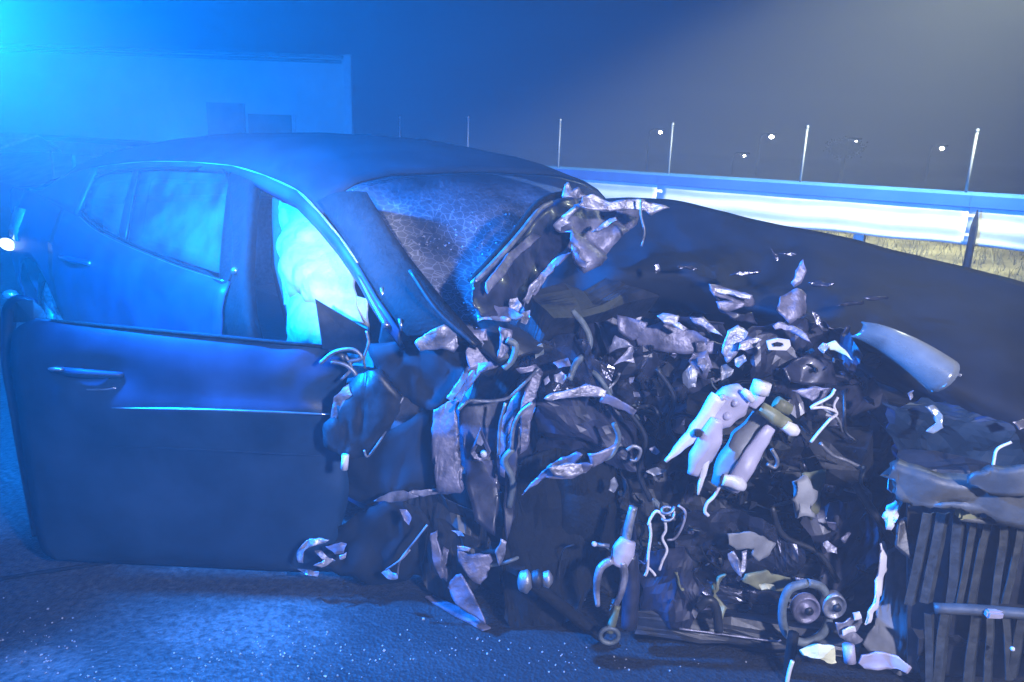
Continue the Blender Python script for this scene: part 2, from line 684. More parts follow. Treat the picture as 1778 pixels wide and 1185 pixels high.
bm = bmesh.new()
vs = [bm.verts.new(v) for v in ((-800, -800, -.03), (800, -800, -.03), (800, 800, -.03), (-800, 800, -.03))]
bm.faces.new(vs)
struct('ground', bm, MT['field'])
rp = Vector((RAIL_A.x, RAIL_A.y, 0))
e0 = rp + rnor * 0.9 - rdir * 60
e1 = rp + rnor * 0.9 + rdir * 120
bm = bmesh.new()
rows = []
for a in (0, 40):
    rows.append([e0 + rnor * a, e1 + rnor * a])
bm = grid(rows)
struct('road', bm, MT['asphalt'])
VERGE = ((0.95, -.02), (0.6, .10), (0.2, .28), (-.3, .40), (-.8, .54), (-1.6, .62), (-3, .50), (-6, .0), (-12, -.06))
# raised verge carrying the rail
rows = []
for k in range(60):
    q = rp - rdir * 20 + rdir * (k * 1.2)
    r = []
    for off, z in VERGE:
        p = q + rnor * off
        r.append(p + Vector((0, 0, z + .04 * noise.noise(p * 1.3) * (1 if off < .9 else 0))))
    rows.append(r)
struct('verge', grid(rows), MT['soil'])

# ------------------------------------------------------------------ haze
HZ = 14.0
bm = bmesh.new()
add_box(bm, (0, 60, (HZ - 1.1) / 2), 260, 260, HZ + 1.1)
hz = link('flare_haze', bm, None)  # volume added to imitate a lens flare veil over the view
hz['kind'] = 'stuff'
hm = bpy.data.materials.new('flare_haze_air')
hm.use_nodes = True
hm.node_tree.nodes.clear()
ho = hm.node_tree.nodes.new('ShaderNodeOutputMaterial')
hv = hm.node_tree.nodes.new('ShaderNodeVolumePrincipled')
hv.inputs['Color'].default_value = (.9, .92, .95, 1)
hv.inputs['Density'].default_value = FLARE_HAZE_DENSITY
hv.inputs['Anisotropy'].default_value = 0.0
hm.node_tree.links.new(hv.outputs[0], ho.inputs['Volume'])
hz.data.materials.append(hm)

# ------------------------------------------------------------------ the lamps
def lamp(name, kind, loc, power, col, size, aim=None, spot=None, blend=.5, parent=None):
    l = bpy.data.lights.new(name, kind)
    l.energy = power
    l.color = col
    if kind == 'SPOT':
        l.spot_size = spot
        l.spot_blend = blend
    l.shadow_soft_size = size
    o = bpy.data.objects.new(name, l)
    COL.objects.link(o)
    o.location = Vector(loc) - (parent_loc(parent) if parent is not None else Vector((0, 0, 0)))
    if aim is not None:
        dr = (Vector(aim) - Vector(loc)).normalized()
        o.rotation_euler = dr.to_track_quat('-Z', 'Y').to_euler()
        hb_ = bmesh.new()
        rot = dr.to_track_quat('-Z', 'Y').to_matrix()
        add_box(hb_, Vector(loc) - dr * (size + .06), .20, .15, .05, rot=rot, bevel=.012)
        link('lamp_housing', hb_, MT['plastic'], parent)
    if parent:
        o.parent = parent
    return o



# ------------------------------------------------------------------ guardrail
V3 = lambda x, y, z: Vector((x, y, z))
gr = thing('guardrail', 'long white steel guardrail on the verge behind the wreck', 'guardrail', rp.copy())
PROF = [(0.00, .062), (.008, .075), (.010, .12), (.004, .145), (.006, .185), (.014, .21), (.016, .27), (.010, .295), (.012, .33), (.016, .35), (.010, .365)]


def beam(k0, k1, name):
    a = rp - rdir * 0 + rdir * k0
    b = rp + rdir * k1
    rows = []
    n = 24
    for i in range(n + 1):
        q = a.lerp(b, i / n)
        sag = .006 * math.sin(i * .9) + .008 * noise.noise(q * .9)
        rows.append([q + rnor * (.055 + off) + V3(0, 0, RZ - .035 - h + sag) for off, h in PROF])
    bm = grid(rows)
    thicken(bm, .004)
    return link(name, bm, MT['rail'], gr, smooth=True)


for k in range(-3, 8):
    beam(k * 2.8 - .06, k * 2.8 + 2.8 - .005 * (k % 2), 'rail_beam')
# folded top strip along the rail
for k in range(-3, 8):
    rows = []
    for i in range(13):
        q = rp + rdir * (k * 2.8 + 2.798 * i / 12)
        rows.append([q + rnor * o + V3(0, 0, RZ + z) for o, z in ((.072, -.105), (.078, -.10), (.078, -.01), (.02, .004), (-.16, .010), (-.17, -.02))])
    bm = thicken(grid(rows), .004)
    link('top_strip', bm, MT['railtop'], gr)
for k in range(-4, 10):
    q = rp + rdir * (0.80 + k * 2.0)
    bm = bmesh.new()
    z0 = .25
    for off in (0.0,):
        add_box(bm, q + rnor * (-.02) + V3(0, 0, (z0 + RZ - .05) / 2), .07, .05, RZ - .05 - z0, rot=Matrix.Rotation(math.atan2(rdir.y, rdir.x), 3, 'Z'), bevel=.008)
    link('rail_post', bm, MT['railpost'], gr)

# slim marker poles standing along the rail
LAB = ['slim pale pole standing on the guardrail nearest the right edge of the picture',
       'slim pale pole on the guardrail, second from the right edge',
       'slim pale pole on the guardrail beside the hooked street lamp',
       'slim pale pole rising just right of the car roof front corner',
       'slim pale pole showing above the middle of the car roof',
       'short slim pale pole tip beside the pale building corner']
POLES = [(1697, 228), (1402, 222), (1168, 217), (973, 210), (813, 205), (694, 203)]
for k, (px, py) in enumerate(POLES):
    base = rp + rdir * (STEP * k) + rnor * -.09
    # true height from the picture
    d = ray(px, py)
    base = EYE + d * ((base.y) / d.y)
    top = base.z
    base = V3(base.x, base.y, RZ - .05)
    t = thing('marker_pole', LAB[k], 'pole', base, 'slim poles along the guardrail')
    bm = bmesh.new()
    add_tube(bm, [base, V3(base.x, base.y, top)], .011, 8)
    link('shaft', bm, MT['pole'], t, smooth=True)
    bm = bmesh.new()
    add_tube(bm, [V3(base.x, base.y, top - .002), V3(base.x, base.y, top + .02)], [.016, .012], 8)
    link('cap', bm, MT['pole'], t)
    bm = bmesh.new()
    add_box(bm, base + V3(0, 0, .03), .05, .05, .035, bevel=.006)
    link('foot', bm, MT['railpost'], t)
# dark spike put in for a post's cast shadow on the rail
q = P(1679, 460, 5.85)
top = P(1677, 364, 5.85)
bm = bmesh.new()
add_tube(bm, [V3(q.x, q.y, .1), V3(q.x, q.y, top.z - .12), V3(q.x, q.y, top.z)], [.032, .026, .004], 6)
tag(link('post_shadow', bm, MT['plastic']), 'dark pointed spike that draws the shadow of a post on the white guardrail', 'shadow_spike')

# dry grass on the verge
rnd = random.Random(5)
bm = bmesh.new()
for i in range(9000):
    k = rnd.uniform(-1.5, 9)
    off = rnd.uniform(-2.4, .45)
    q = rp + rdir * k + rnor * off
    z = interp(-off, [-v[0] for v in VERGE], [v[1] for v in VERGE]) + .04 * noise.noise(q * 1.3) - .01
    h = rnd.uniform(.05, .17)
    a = rnd.uniform(0, 6.28)
    wd = rnd.uniform(.003, .008)
    lean = V3(rnd.uniform(-.06, .06), rnd.uniform(-.06, .06), h)
    q = V3(q.x, q.y, z)
    sd_ = V3(math.cos(a) * wd, math.sin(a) * wd, 0)
    f = [bm.verts.new(q - sd_), bm.verts.new(q + sd_), bm.verts.new(q + lean)]
    bm.faces.new(f)
g = link('verge_grass', bm, MT['leaf'])
g['kind'] = 'stuff'
g['label'] = 'dry yellowish grass on the verge under the guardrail'
g['category'] = 'grass'

# ------------------------------------------------------------------ building far left
BY = 24.0
bl = P(-700, 110, BY)
br = P(608, 103, BY)
ztop = br.z
bld = thing('industrial_building', 'pale flat roofed industrial building behind the car on the left', 'building', V3(br.x - 6, BY, -.03))
bdep = 9.0
def prism(x0, x1, y0, z0, z1, ov=0.0):
    bm = bmesh.new()
    base = [(x0, y0), (x1, y0), (x1 - 6.5, y0 + bdep), (x0, y0 + bdep)]
    lo = [bm.verts.new((x, y, z0)) for x, y in base]
    hi = [bm.verts.new((x, y, z1)) for x, y in base]
    bm.faces.new(lo[::-1])
    bm.faces.new(hi)
    for k in range(4):
        bm.faces.new((lo[k], lo[(k + 1) % 4], hi[(k + 1) % 4], hi[k]))
    return bm


link('wall', prism(bl.x, br.x, BY, -.03, ztop), MT['plaster'], bld)
bm = bmesh.new()
add_box(bm, (br.x - .06, BY - .05, ztop / 2 + .06), .22, .22, ztop + .12, bevel=.02)
link('corner_post', bm, MT['white'], bld)
bm = prism(bl.x, br.x - .18, BY - .08, ztop + .002, ztop + .09)
link('roof_edge', bm, MT['roofing'], bld)
for (x0, y0, x1, nm) in ((360, 178, 425, 'roller_door'), (432, 198, 506, 'gate')):
    a, b = P(x0, y0, BY), P(x1, y0, BY)
    bm = bmesh.new()
    h = a.z
    add_box(bm, ((a.x + b.x) / 2, BY - .06, h / 2), b.x - a.x, .10, h)
    dd = link(nm, bm, MT['shutter'], bld)
    for k in range(4):
        bm = bmesh.new()
        add_box(bm, ((a.x + b.x) / 2, BY - .125, h * (.25 + .2 * k)), b.x - a.x - .06, .03, .05)
        link('slat', bm, MT['shutter'], dd)
tube('gutter', [V3(bl.x, BY - .09, ztop - .10), V3(br.x - .25, BY - .09, ztop - .10)], .05, MT['roofing'], bld)
a = P(511, 200, BY)
bm = bmesh.new()
add_box(bm, (a.x, BY - .05, a.z / 2), .10, .08, a.z)
link('downpipe', bm, MT['white'], bld)
# low white roofed shed at the left edge
sh = P(10, 250, 13)
t = thing('market_canopy', 'low pale canopy roof at the left edge of the picture', 'canopy', V3(sh.x - 1.2, 13, 0))
zt, zb = P(10, 232, 13).z, P(10, 262, 13).z
xr = P(52, 236, 13).x
bm = bmesh.new()
rows = [[V3(xr - 3, 12.6, zb), V3(xr - .45, 12.6, zb)], [V3(xr - 3, 13.2, zt), V3(xr, 13.2, zt)], [V3(xr - 3, 14.6, zb), V3(xr - .45, 14.6, zb)]]
link('roof_sheet', thicken(grid(rows), .04), MT['white'], t)
for xx, yy in ((xr - 2.8, 12.7), (xr - .6, 12.7), (xr - 2.8, 14.5), (xr - .6, 14.5)):
    tube('leg', [V3(xx, yy, 0), V3(xx, yy, zb)], .03, MT['railpost'], t)

# ------------------------------------------------------------------ street lamps and a tree, far away
LY = 46.0
for (px, py, hook, rad, lab) in ((1145, 230, 1, .11, 'far street lamp on a hooked pole left of a slim marker pole'),
                                 (1338, 238, 0, .14, 'brightest far street lamp between two slim poles'),
                                 (1291, 271, 0, .08, 'lowest dim far street lamp just above the guardrail'),
                                 (1485, 246, 0, .07, 'small far street lamp above a pale tree'),
                                 (1634, 258, 0, .13, 'far street lamp with warm glow left of the rightmost pole')):
    p = P(px, py, LY)
    t = thing('street_lamp', lab, 'street lamp', V3(p.x - .6, LY, -.03), 'street lamps far beyond the guardrail')
    b0 = V3(p.x - .6, LY, -.03)
    tube('pole', [b0, V3(p.x - .6, LY, p.z - .4), V3(p.x - .5, LY, p.z + .1), V3(p.x - .1, LY, p.z + .18)], [.07, .045, .04, .03], MT['dark'], t)
    bm = bmesh.new()
    add_box(bm, (p.x + .05, LY, p.z + .16), .6, .28, .10, bevel=.03)
    hd = link('lamp_head', bm, MT['dark'], t)
    bm = bmesh.new()
    bmesh.ops.create_icosphere(bm, subdivisions=2, radius=rad)
    bmesh.ops.scale(bm, vec=(1, 1, .8), verts=bm.verts)
    bmesh.ops.translate(bm, verts=bm.verts, vec=V3(p.x + .05, LY, p.z))
    link('lamp_bulb', bm, MT['lampglow'], hd, smooth=True)

p = P(1467, 258, 40)
t = thing('small_tree', 'small pale bushy tree under the small far street lamp', 'tree', V3(p.x, 40, -.03))
tube('trunk', [V3(p.x, 40, -.03), V3(p.x + .05, 40, p.z)], [.10, .05], MT['bark'], t)
bm = bmesh.new()
rnd = random.Random(9)
for i in range(3500):
    v = Vector((rnd.gauss(0, .30), rnd.gauss(0, .3), rnd.gauss(0, .17)))
    c = V3(p.x, 40, p.z) + v
    a = Vector((rnd.uniform(-1, 1), rnd.uniform(-1, 1), rnd.uniform(-1, 1))).normalized() * .07
    b = a.orthogonal().normalized() * .05
    bm.faces.new([bm.verts.new(c - a), bm.verts.new(c + b), bm.verts.new(c + a), bm.verts.new(c - b)])
link('crown', bm, MT['leaf2'], t)

# ------------------------------------------------------------------ the wrecked car
car = thing('wrecked_car', 'dark saloon car with crushed front end and open front door', 'car', C(-1.2, .8, 0))
TF = 1.74           # far side belt line in t


def far(t):
    return TF - t


# outer arch of the side windows, from the rear deck over the roof to the foot of the windscreen pillar
ARCH_PX = [(60, 346), (78, 333), (111, 311), (148, 298), (195, 289), (260, 283), (334, 284), (408, 291), (464, 308), (520, 334), (557, 371), (594, 415), (624, 458), (660, 520), (700, 575)]
ARCH = [S(*p) for p in ARCH_PX]
BELT_PX = [(60, 366), (100, 372), (137, 376), (167, 399), (208, 421), (260, 443), (308, 462), (353, 477), (390, 488)]


def arch_z(s):
    return interp(s, [a[0] for a in ARCH], [a[1] for a in ARCH])


# --- roof: cross sections from the near window arch to the far one
HEAD_S = ARCH[9][0] + .20          # windscreen header
SR = ARCH[0][0]


def roof_section(s, skew=0.0):
    za = arch_z(s)
    ta = tz(za)
    pts = [(ta, za), (ta + .025, za + .035), (ta + .075, za + .075), (ta + .16, za + .115), (ta + .32, za + .145), (TF / 2, za + .160)]
    full = pts + [(far(a), b) for a, b in pts[-2::-1]]
    return [C(s + skew * max(0, (a - .3) / (TF - .3)) ** 1.3, a, b) for a, b in full]


rows = []
n = 40
for i in range(n + 1):
    s = ARCH[2][0] + (HEAD_S - ARCH[2][0]) * i / n
    rows.append(roof_section(s, .26 * (i / n) ** 2))
bm = grid(rows)
for v in bm.verts:
    v.co.z += .006 * noise.noise(v.co * 3.1)
thicken(bm, .012)
roof = link('roof', bm, MT['paint_dark'], car, smooth=True)
# drip moulding along the near arch
tube('roof_trim', [C(s, tz(z) - .008, z) for s, z in ARCH[1:13]], .0075, MT['paletrim'], roof)
tube('antenna_fin', [C(ARCH[2][0] + .15, TF / 2, arch_z(ARCH[2][0] + .15) + .13), C(ARCH[2][0] + .08, TF / 2, arch_z(ARCH[2][0]) + .22)], [.03, .006], MT['plastic'], roof)

# --- rear window and boot
sr0 = ARCH[2][0]
rs = roof_section(sr0)
SB = sr0 - .42
zb = 1.08
rows = []
for k in range(9):
    u = k / 8
    row = []
    for j, p in enumerate(rs):
        tt = j / (len(rs) - 1)
        q = C(SB, .10 + (TF - .2) * tt, zb + .02 * math.sin(math.pi * tt))
        row.append(p.lerp(q, u) + V3(0, 0, .02 * math.sin(math.pi * u)))
    rows.append(row)
link('rear_window', grid(rows), MT['glass_dark'], car, smooth=True)
rows = []
for s, z in ((SB + .01, zb - .012), (SB - .15, zb - .01), (SB - .38, zb - .02), (SB - .46, zb - .05), (SB - .50, zb - .14), (SB - .49, .75), (SB - .55, .66), (SB - .56, .42), (SB - .48, .26)):
    rows.append([C(s, .05 + (TF - .1) * j / 12, z + .025 * math.sin(math.pi * j / 12)) for j in range(13)])
link('boot_lid', thicken(grid(rows), .012), MT['paint'], car, smooth=True)

# --- rear quarter panel with the pillar behind the windows, wheel arch cut out
S_B = S(400, 500)[0]            # rear edge of the front door opening
WS, WZ, WR = SB + .22, .315, .36   # rear wheel


def belt_z(s):
    return interp(s, [SB - .5, SB - .1] + [S(*p)[0] for p in BELT_PX[2:]] + [0.2], [1.02, 1.06] + [S(*p)[1] for p in BELT_PX[2:]] + [.93])


def low_z(s):
    d = s - WS
    if abs(d) < WR:
        return max(.24, WZ + math.sqrt(WR * WR - d * d))
    return .24


DOOR_S = S(98, 520)[0]            # seam between quarter panel and rear door
def body_panel(s0, s1, n, zt, name, m=12, crease=True):
    rows = []
    for i in range(n + 1):
        s = s0 + (s1 - s0) * i / n
        z1, z0 = zt(s), low_z(s)
        tail = max(0, (SB - .1) - s)
        row = []
        for j in range(m + 1):
            z = z0 + (z1 - z0) * j / m
            t = tz(z) + tail * tail * .9
            t -= .010 * math.exp(-((z - .80) / .03) ** 2)
            row.append(C(s, t, z))
        rows.append(row)
    bm = thicken(grid(rows), .012)
    return link(name, bm, MT['paint'], car, smooth=True)


qp = body_panel(SB - .50, DOOR_S - .004, 30, belt_z, 'quarter_panel')
rd = body_panel(DOOR_S + .004, S_B - .004, 24, belt_z, 'rear_door')
# pillar behind the quarter window: between arch and belt
rows = []
sq = S(140, 362)[0]
for i in range(17):
    s = SB - .02 + (sq + .03 - SB + .02) * i / 16
    z0 = belt_z(s)
    z1 = max(z0 + .004, min(arch_z(s), 9))
    z1 = interp(s, [SB - .02, ARCH[1][0], ARCH[2][0]], [z0 + .01, ARCH[1][1], ARCH[2][1]]) if s < ARCH[2][0] else arch_z(s)
    rows.append([C(s, tz(z0 + (z1 - z0) * j / 6), z0 + (z1 - z0) * j / 6) for j in range(7)])
link('rear_pillar', thicken(grid(rows), .02), MT['paint'], car, smooth=True)

# window frames: dark rubber line round the rear side windows
DLO = [(156, 316), (186, 302), (260, 294), (330, 294), (395, 301), (402, 480), (353, 471), (308, 456), (260, 437), (208, 414), (167, 392), (142, 366), (144, 340), (156, 316)]
tube('window_seal', [C(s, tz(z) - .004, z) for s, z in [S(*p) for p in DLO]], .008, MT['rubber'], rd)
tube('belt_trim', [C(s, tz(z) - .010, z) for s, z in [S(*p) for p in [(140, 374), (167, 398), (208, 420), (260, 442), (308, 461), (353, 476), (392, 488)]]], .005, MT['chrome'], rd)
# roof rail below the arch (door frames)
rows = []
for px in [(148, 298), (195, 289), (260, 283), (334, 284), (408, 291), (464, 308), (520, 334), (557, 371), (594, 415), (624, 458), (660, 520), (700, 575)]:
    s, z = S(*px)
    k = .03 if px[0] < 420 else .055
    rows.append([C(s, tz(z) - .002, z + .004), C(s, tz(z - k * .5) + .004, z - k * .5), C(s, tz(z - k) + .03, z - k)])
link('door_frame', thicken(grid(rows), .015), MT['paint'], car, smooth=True)


def side_quad(name, px, mt, off, parent, cuts=5, thick=.005):
    c = [S(*p) for p in px]
    rows = []
    for i in range(cuts + 1):
        u = i / cuts
        r = []
        for j in range(cuts + 1):
            v = j / cuts
            s = (c[0][0] * (1 - v) + c[1][0] * v) * (1 - u) + (c[3][0] * (1 - v) + c[2][0] * v) * u
            z = (c[0][1] * (1 - v) + c[1][1] * v) * (1 - u) + (c[3][1] * (1 - v) + c[2][1] * v) * u
            r.append(C(s, tz(z) + off, z))
        rows.append(r)
    return link(name, thicken(grid(rows), thick), mt, parent, smooth=True)


side_quad('quarter_window', [(150, 312), (232, 296), (212, 418), (144, 372)], MT['glass'], .012, rd)
side_quad('window_divider', [(233, 296), (243, 295), (218, 424), (206, 418)], MT['plastic'], .006, rd, thick=.012)
side_quad('divider_trim', [(222, 332), (225, 332), (211, 412), (207, 410)], MT['chrome'], .001, rd, thick=.005)
side_quad('rear_door_window', [(242, 296), (398, 303), (400, 484), (219, 424)], MT['glass'], .014, rd)
# middle pillar
side_quad('middle_pillar', [(398, 298), (436, 309), (440, 610), (398, 600)], MT['rubber'], .05, car, thick=.05)
tube('seat_belt', [C(S(367, 372)[0], .22, S(367, 372)[1]), C(S(349, 440)[0], .22, S(349, 440)[1])], .012, MT['greyp'], car)
# sill under the opening
rows = []
for i in range(9):
    s = S_B - .02 + (0.25 - S_B) * i / 8
    rows.append([C(s, t, z) for t, z in ((.0, .20), (-.01, .27), (.01, .33), (.07, .36), (.13, .34), (.14, .20))])
link('sill', grid(rows), MT['paint'], car, smooth=True)
# floor pan and firewall close the shell from below
bm = bmesh.new()
vs = [bm.verts.new(C(s, t, .2)) for s, t in ((SB - .4, .1), (.6, .1), (.6, TF - .1), (SB - .4, TF - .1))]
bm.faces.new(vs)
link('floor_pan', thicken(bm, .02), MT['dark'], car)

# handles and flaps of the rear door
s1, z1 = S(113, 446)
s2, z2 = S(164, 457)
hd = tube('door_handle', [C(s1, tz(z1) - .02, z1), C((s1 + s2) / 2, tz(z1) - .045, (z1 + z2) / 2 + .006), C(s2, tz(z2) - .02, z2)], [.014, .017, .014], MT['paint'], rd)
for s, z in ((s1, z1), (s2, z2)):
    bm = bmesh.new()
    bmesh.ops.create_icosphere(bm, subdivisions=2, radius=.013)
    bmesh.ops.translate(bm, verts=bm.verts, vec=C(s, tz(z) - .022, z))
    link('handle_end', bm, MT['chrome'], hd, smooth=True)
s, z = S(412, 470)
bm = bmesh.new()
bmesh.ops.create_icosphere(bm, subdivisions=2, radius=.017)
bmesh.ops.translate(bm, verts=bm.verts, vec=C(s, tz(z) - .01, z))
link('door_striker', bm, MT['chrome'], car, smooth=True)

# tail lamp and rear bumper reflectors
sl, zl = S(30, 415)
sl2, zl2 = S(-40, 400)
rows = []
for i in range(7):
    u = i / 6
    s = sl + .03 + (SB - .50 - sl - .03) * u
    row = []
    for j in range(6):
        z = .80 + .15 * j / 5 - .05 * (1 - u) * (j == 0)
        tail = max(0, (SB - .1) - s)
        row.append(C(s, tz(z) - .014 + tail * tail * .9, z))
    rows.append(row)
tl_ = link('tail_lamp', thicken(grid(rows), .02), MT['lens'], car, smooth=True)
bm = bmesh.new()
bmesh.ops.create_icosphere(bm, subdivisions=3, radius=.05)
bmesh.ops.scale(bm, vec=(1.0, .7, .75), verts=bm.verts)
bmesh.ops.rotate(bm, verts=bm.verts, cent=(0, 0, 0), matrix=Matrix.Rotation(.5, 3, 'Y'))
lp_ = S(22, 424)
bmesh.ops.translate(bm, verts=bm.verts, vec=C(lp_[0], tz(lp_[1]) - .03, lp_[1]))
link('tail_spot', bm, MT['tail_emit'], tl_, smooth=True)  # emissive blob, the bright spot on the tail lamp
bm = bmesh.new()
bmesh.ops.create_icosphere(bm, subdivisions=2, radius=.03)
bmesh.ops.scale(bm, vec=(1.2, 1, .8), verts=bm.verts)
bmesh.ops.translate(bm, verts=bm.verts, vec=P(18, 512, 3.35))
link('reflector', bm, MT['chrome'], car, smooth=True)


# --- wheels
def wheel(center, axis, rad, width, name, steer_squash=1.0):
    axis = axis.normalized()
    e1 = axis.cross(V3(0, 0, 1)).normalized()
    e2 = e1.cross(axis)
    if e2.z < 0:
        e2 = -e2
    prof = [(-.5, .66), (-.5, .82), (-.46, .93), (-.36, .985), (-.12, 1.0), (.12, 1.0), (.36, .985), (.46, .93), (.5, .82), (.5, .66)]
    rows = []
    for i in range(56):
        a = 2 * math.pi * i / 56
        row = []
        for x, r in prof:
            rr = r * rad
            if abs(x) < .4 and i % 2:
                rr -= .006
            q = center + axis * (x * width) + (e1 * math.cos(a) + e2 * math.sin(a)) * rr
            if q.z < .004:
                q.z = .004
            row.append(q)
        rows.append(row)
    rows.append(rows[0])
    bm = grid(rows)
    bmesh.ops.remove_doubles(bm, verts=bm.verts, dist=1e-5)
    w_ = bpy.data.objects.new(name, None)
    COL.objects.link(w_)
    w_.parent = car
    w_.location = center - car.location
    link('tyre', bm, MT['rubber'], w_, smooth=True)
    bm = bmesh.new()
    rows = []
    for x, r in ((-.42, .67), (-.40, .62), (-.2, .60), (.2, .6), (.40, .62), (.42, .67)):
        rows.append([center + axis * (x * width) + (e1 * math.cos(2 * math.pi * k / 40) + e2 * math.sin(2 * math.pi * k / 40)) * r * rad for k in range(40)])
    rim = link('rim', thicken(grid(rows, close=True), .006), MT['alu'], w_, smooth=True)
    for k in range(5):
        a = 2 * math.pi * k / 5 + .3
        for side in (-1,):
            tube('spoke', [center + axis * (-.30 * width) + (e1 * math.cos(a) + e2 * math.sin(a)) * .03,
                           center + axis * (-.36 * width) + (e1 * math.cos(a) + e2 * math.sin(a)) * .62 * rad], [.03, .022], MT['alu'], w_)
    return w_


wheel(C(WS, .12, .315), -N * -1, .315, .20, 'rear_wheel')
FWC = G(960, 1094) + V3(.10, .40, .315)
wheel(FWC, (N * .66 + D * .75), .315, .19, 'front_wheel')

# --- interior
# far side trim with far windows above it
rows = []
for i in range(20):
    s = SB + .2 + (0.2 - SB - .2) * i / 19
    z1 = interp(s, [SB, 0.2], [1.03, .95])
    rows.append([C(s, TF - .09, .3 + (z1 - .3) * j / 6) for j in range(7)])
link('far_trim', thicken(grid(rows), .03), MT['trim'], car, smooth=True)
rows = []
for i in range(14):
    s = ARCH[3][0] + (HEAD_S - ARCH[3][0]) * i / 13
    za = arch_z(s)
    z0 = interp(s, [SB, 0.2], [1.03, .95])
    rows.append([C(s, far(tz(z0 + (za - z0) * j / 5)) - .01, z0 + (za - z0) * j / 5) for j in range(6)])
link('far_window', thicken(grid(rows), .004), MT['glass_dark'], car, smooth=True)


def seat(s0, t0, name, mt, lean=.32, wdt=.50):
    rows = []
    for i in range(13):
        u = i / 12
        z = .42 + .78 * u
        c = s0 - lean * u
        row = []
        for k in range(13):
            v = k / 12 - .5
            bul = .075 * (1 - (2 * abs(v)) ** 4) * (1 - .3 * abs(2 * u - 1) ** 3)
            wd = wdt * (1 - .35 * max(0, u - .65) / .35)
            row.append(C(c + bul, t0 + v * wd, z))
        for k in range(12, -1, -1):
            v = k / 12 - .5
            wd = wdt * (1 - .35 * max(0, u - .65) / .35)
            row.append(C(c - .06, t0 + v * wd, z))
        rows.append(row)
    bm = grid(rows, close=True)
    bmesh.ops.holes_fill(bm, edges=bm.edges[:])
    st = link(name, bm, mt, car, smooth=True)
    bm = bmesh.new()
    add_box(bm, C(s0 + .22, t0, .40), .52, .48, .16, rot=Matrix.Rotation(-YAW, 3, 'Z'), bevel=.05)
    link('cushion', bm, mt, st, smooth=True)
    bm = bmesh.new()
    add_box(bm, C(s0 - lean - .04, t0, 1.27), .09, .24, .15, rot=Matrix.Rotation(-YAW, 3, 'Z'), bevel=.035)
    link('headrest', bm, mt, st, smooth=True)
    return st


seat(-.62, .42, 'front_seat', MT['seat'])
seat(-.62, 1.2, 'front_seat', MT['seat'])
# rear bench
bm = bmesh.new()
add_box(bm, C(SB + .62, TF / 2, .72), .16, 1.25, .60, rot=Matrix.Rotation(-YAW, 3, 'Z'), bevel=.05)
rb = link('rear_seat', bm, MT['trim'], car, smooth=True)
bm = bmesh.new()
add_box(bm, C(SB + .30, TF / 2, .99), .62, 1.30, .03, rot=Matrix.Rotation(-YAW, 3, 'Z'), bevel=.01)
link('parcel_shelf', bm, MT['trim'], rb)
# dashboard
rows = []
for s, z in ((.02, .62), (-.05, .80), (-.02, .90), (.10, .95), (.30, .93), (.52, .86)):
    rows.append([C(s + .04 * math.sin(k * .9), .08 + (TF - .16) * k / 14, z + .02 * math.sin(k * 1.4)) for k in range(15)])
link('dashboard', thicken(grid(rows), .02), MT['plastic'], car, smooth=True)


# burst airbag hanging in the open doorway
def airbag(name, corners, amp, seedv, folds=5.0, mt=None):
    rows = []
    K = []
    for c in corners:
        q = S(c[0], c[1], .10)
        K.append(C(q[0], tz(q[1]) + .10, q[1]))
    for i in range(45):
        u = i / 44
        row = []
        for j in range(45):
            v = j / 44
            a = K[0].lerp(K[1], v)
            b = K[3].lerp(K[2], v)
            p = a.lerp(b, u)
            p += -N * (.11 * math.sin(math.pi * u) * math.sin(math.pi * v))
            q = p * 5 + Vector((seedv, 0, 0))
            p += -N * amp * (abs(noise.noise(q * Vector((1, 1, .6)))) * 1.4 - .3 + .5 * abs(noise.noise(q * 2.6)))
            row.append(p)
        rows.append(row)
    return link(name, thicken(grid(rows), .006), mt or MT['airbag'], car, smooth=True)


airbag('airbag', [(498, 348), (576, 386), (642, 560), (494, 530)], .06, 1.0)
airbag('side_curtain_bag', [(505, 480), (640, 520), (650, 640), (500, 620)], .03, 7.7)

# --- windscreen: shattered, sagging
h0 = C(HEAD_S, tz(arch_z(HEAD_S)) + .05, arch_z(HEAD_S) + .04)
rsec = roof_section(HEAD_S, .26)
c_near = P(836, 604, 2.10)
c_far = P(1010, 400, 3.15)
rows = []
for i in range(25):
    u = i / 24
    row = []
    for j in range(31):
        v = j / 30
        jj = v * (len(rsec) - 3) + 1
        a = rsec[int(jj)].lerp(rsec[min(int(jj) + 1, len(rsec) - 1)], jj - int(jj)) - V3(0, 0, .012)
        b = c_near.lerp(c_far, v)
        p = a.lerp(b, u)
        sag = math.sin(math.pi * u) * math.sin(math.pi * v)
        p += V3(0, 0, .03 * sag) - V3(0, 0, .05 * sag * (noise.noise(p * 3.5) + .3)) + noise.noise_vector(p * 16) * .008 * sag
        row.append(p)
    rows.append(row)
ws = link('windscreen', thicken(grid(rows), .005), MT['shatter'], car, smooth=True)
# loose glass crumbs on the lower part of the screen
items = []
rnd = random.Random(3)
for i in range(500):
    u = 1 - rnd.random() ** 1.6 * .55
    v = rnd.random() ** 1.3 * .9
    i0, j0 = int(u * 24), int(v * 30)
    p = rows[i0][j0]
    r = rnd.uniform(.001, .0034)
    items.append((p + V3(rnd.uniform(-.02, .02), rnd.uniform(-.02, .02), .006), r, Matrix.Rotation(rnd.uniform(0, 3), 3, Vector((rnd.random(), rnd.random(), 1)))))
crumbs('glass_crumbs', items, MT['crumb'], ws)
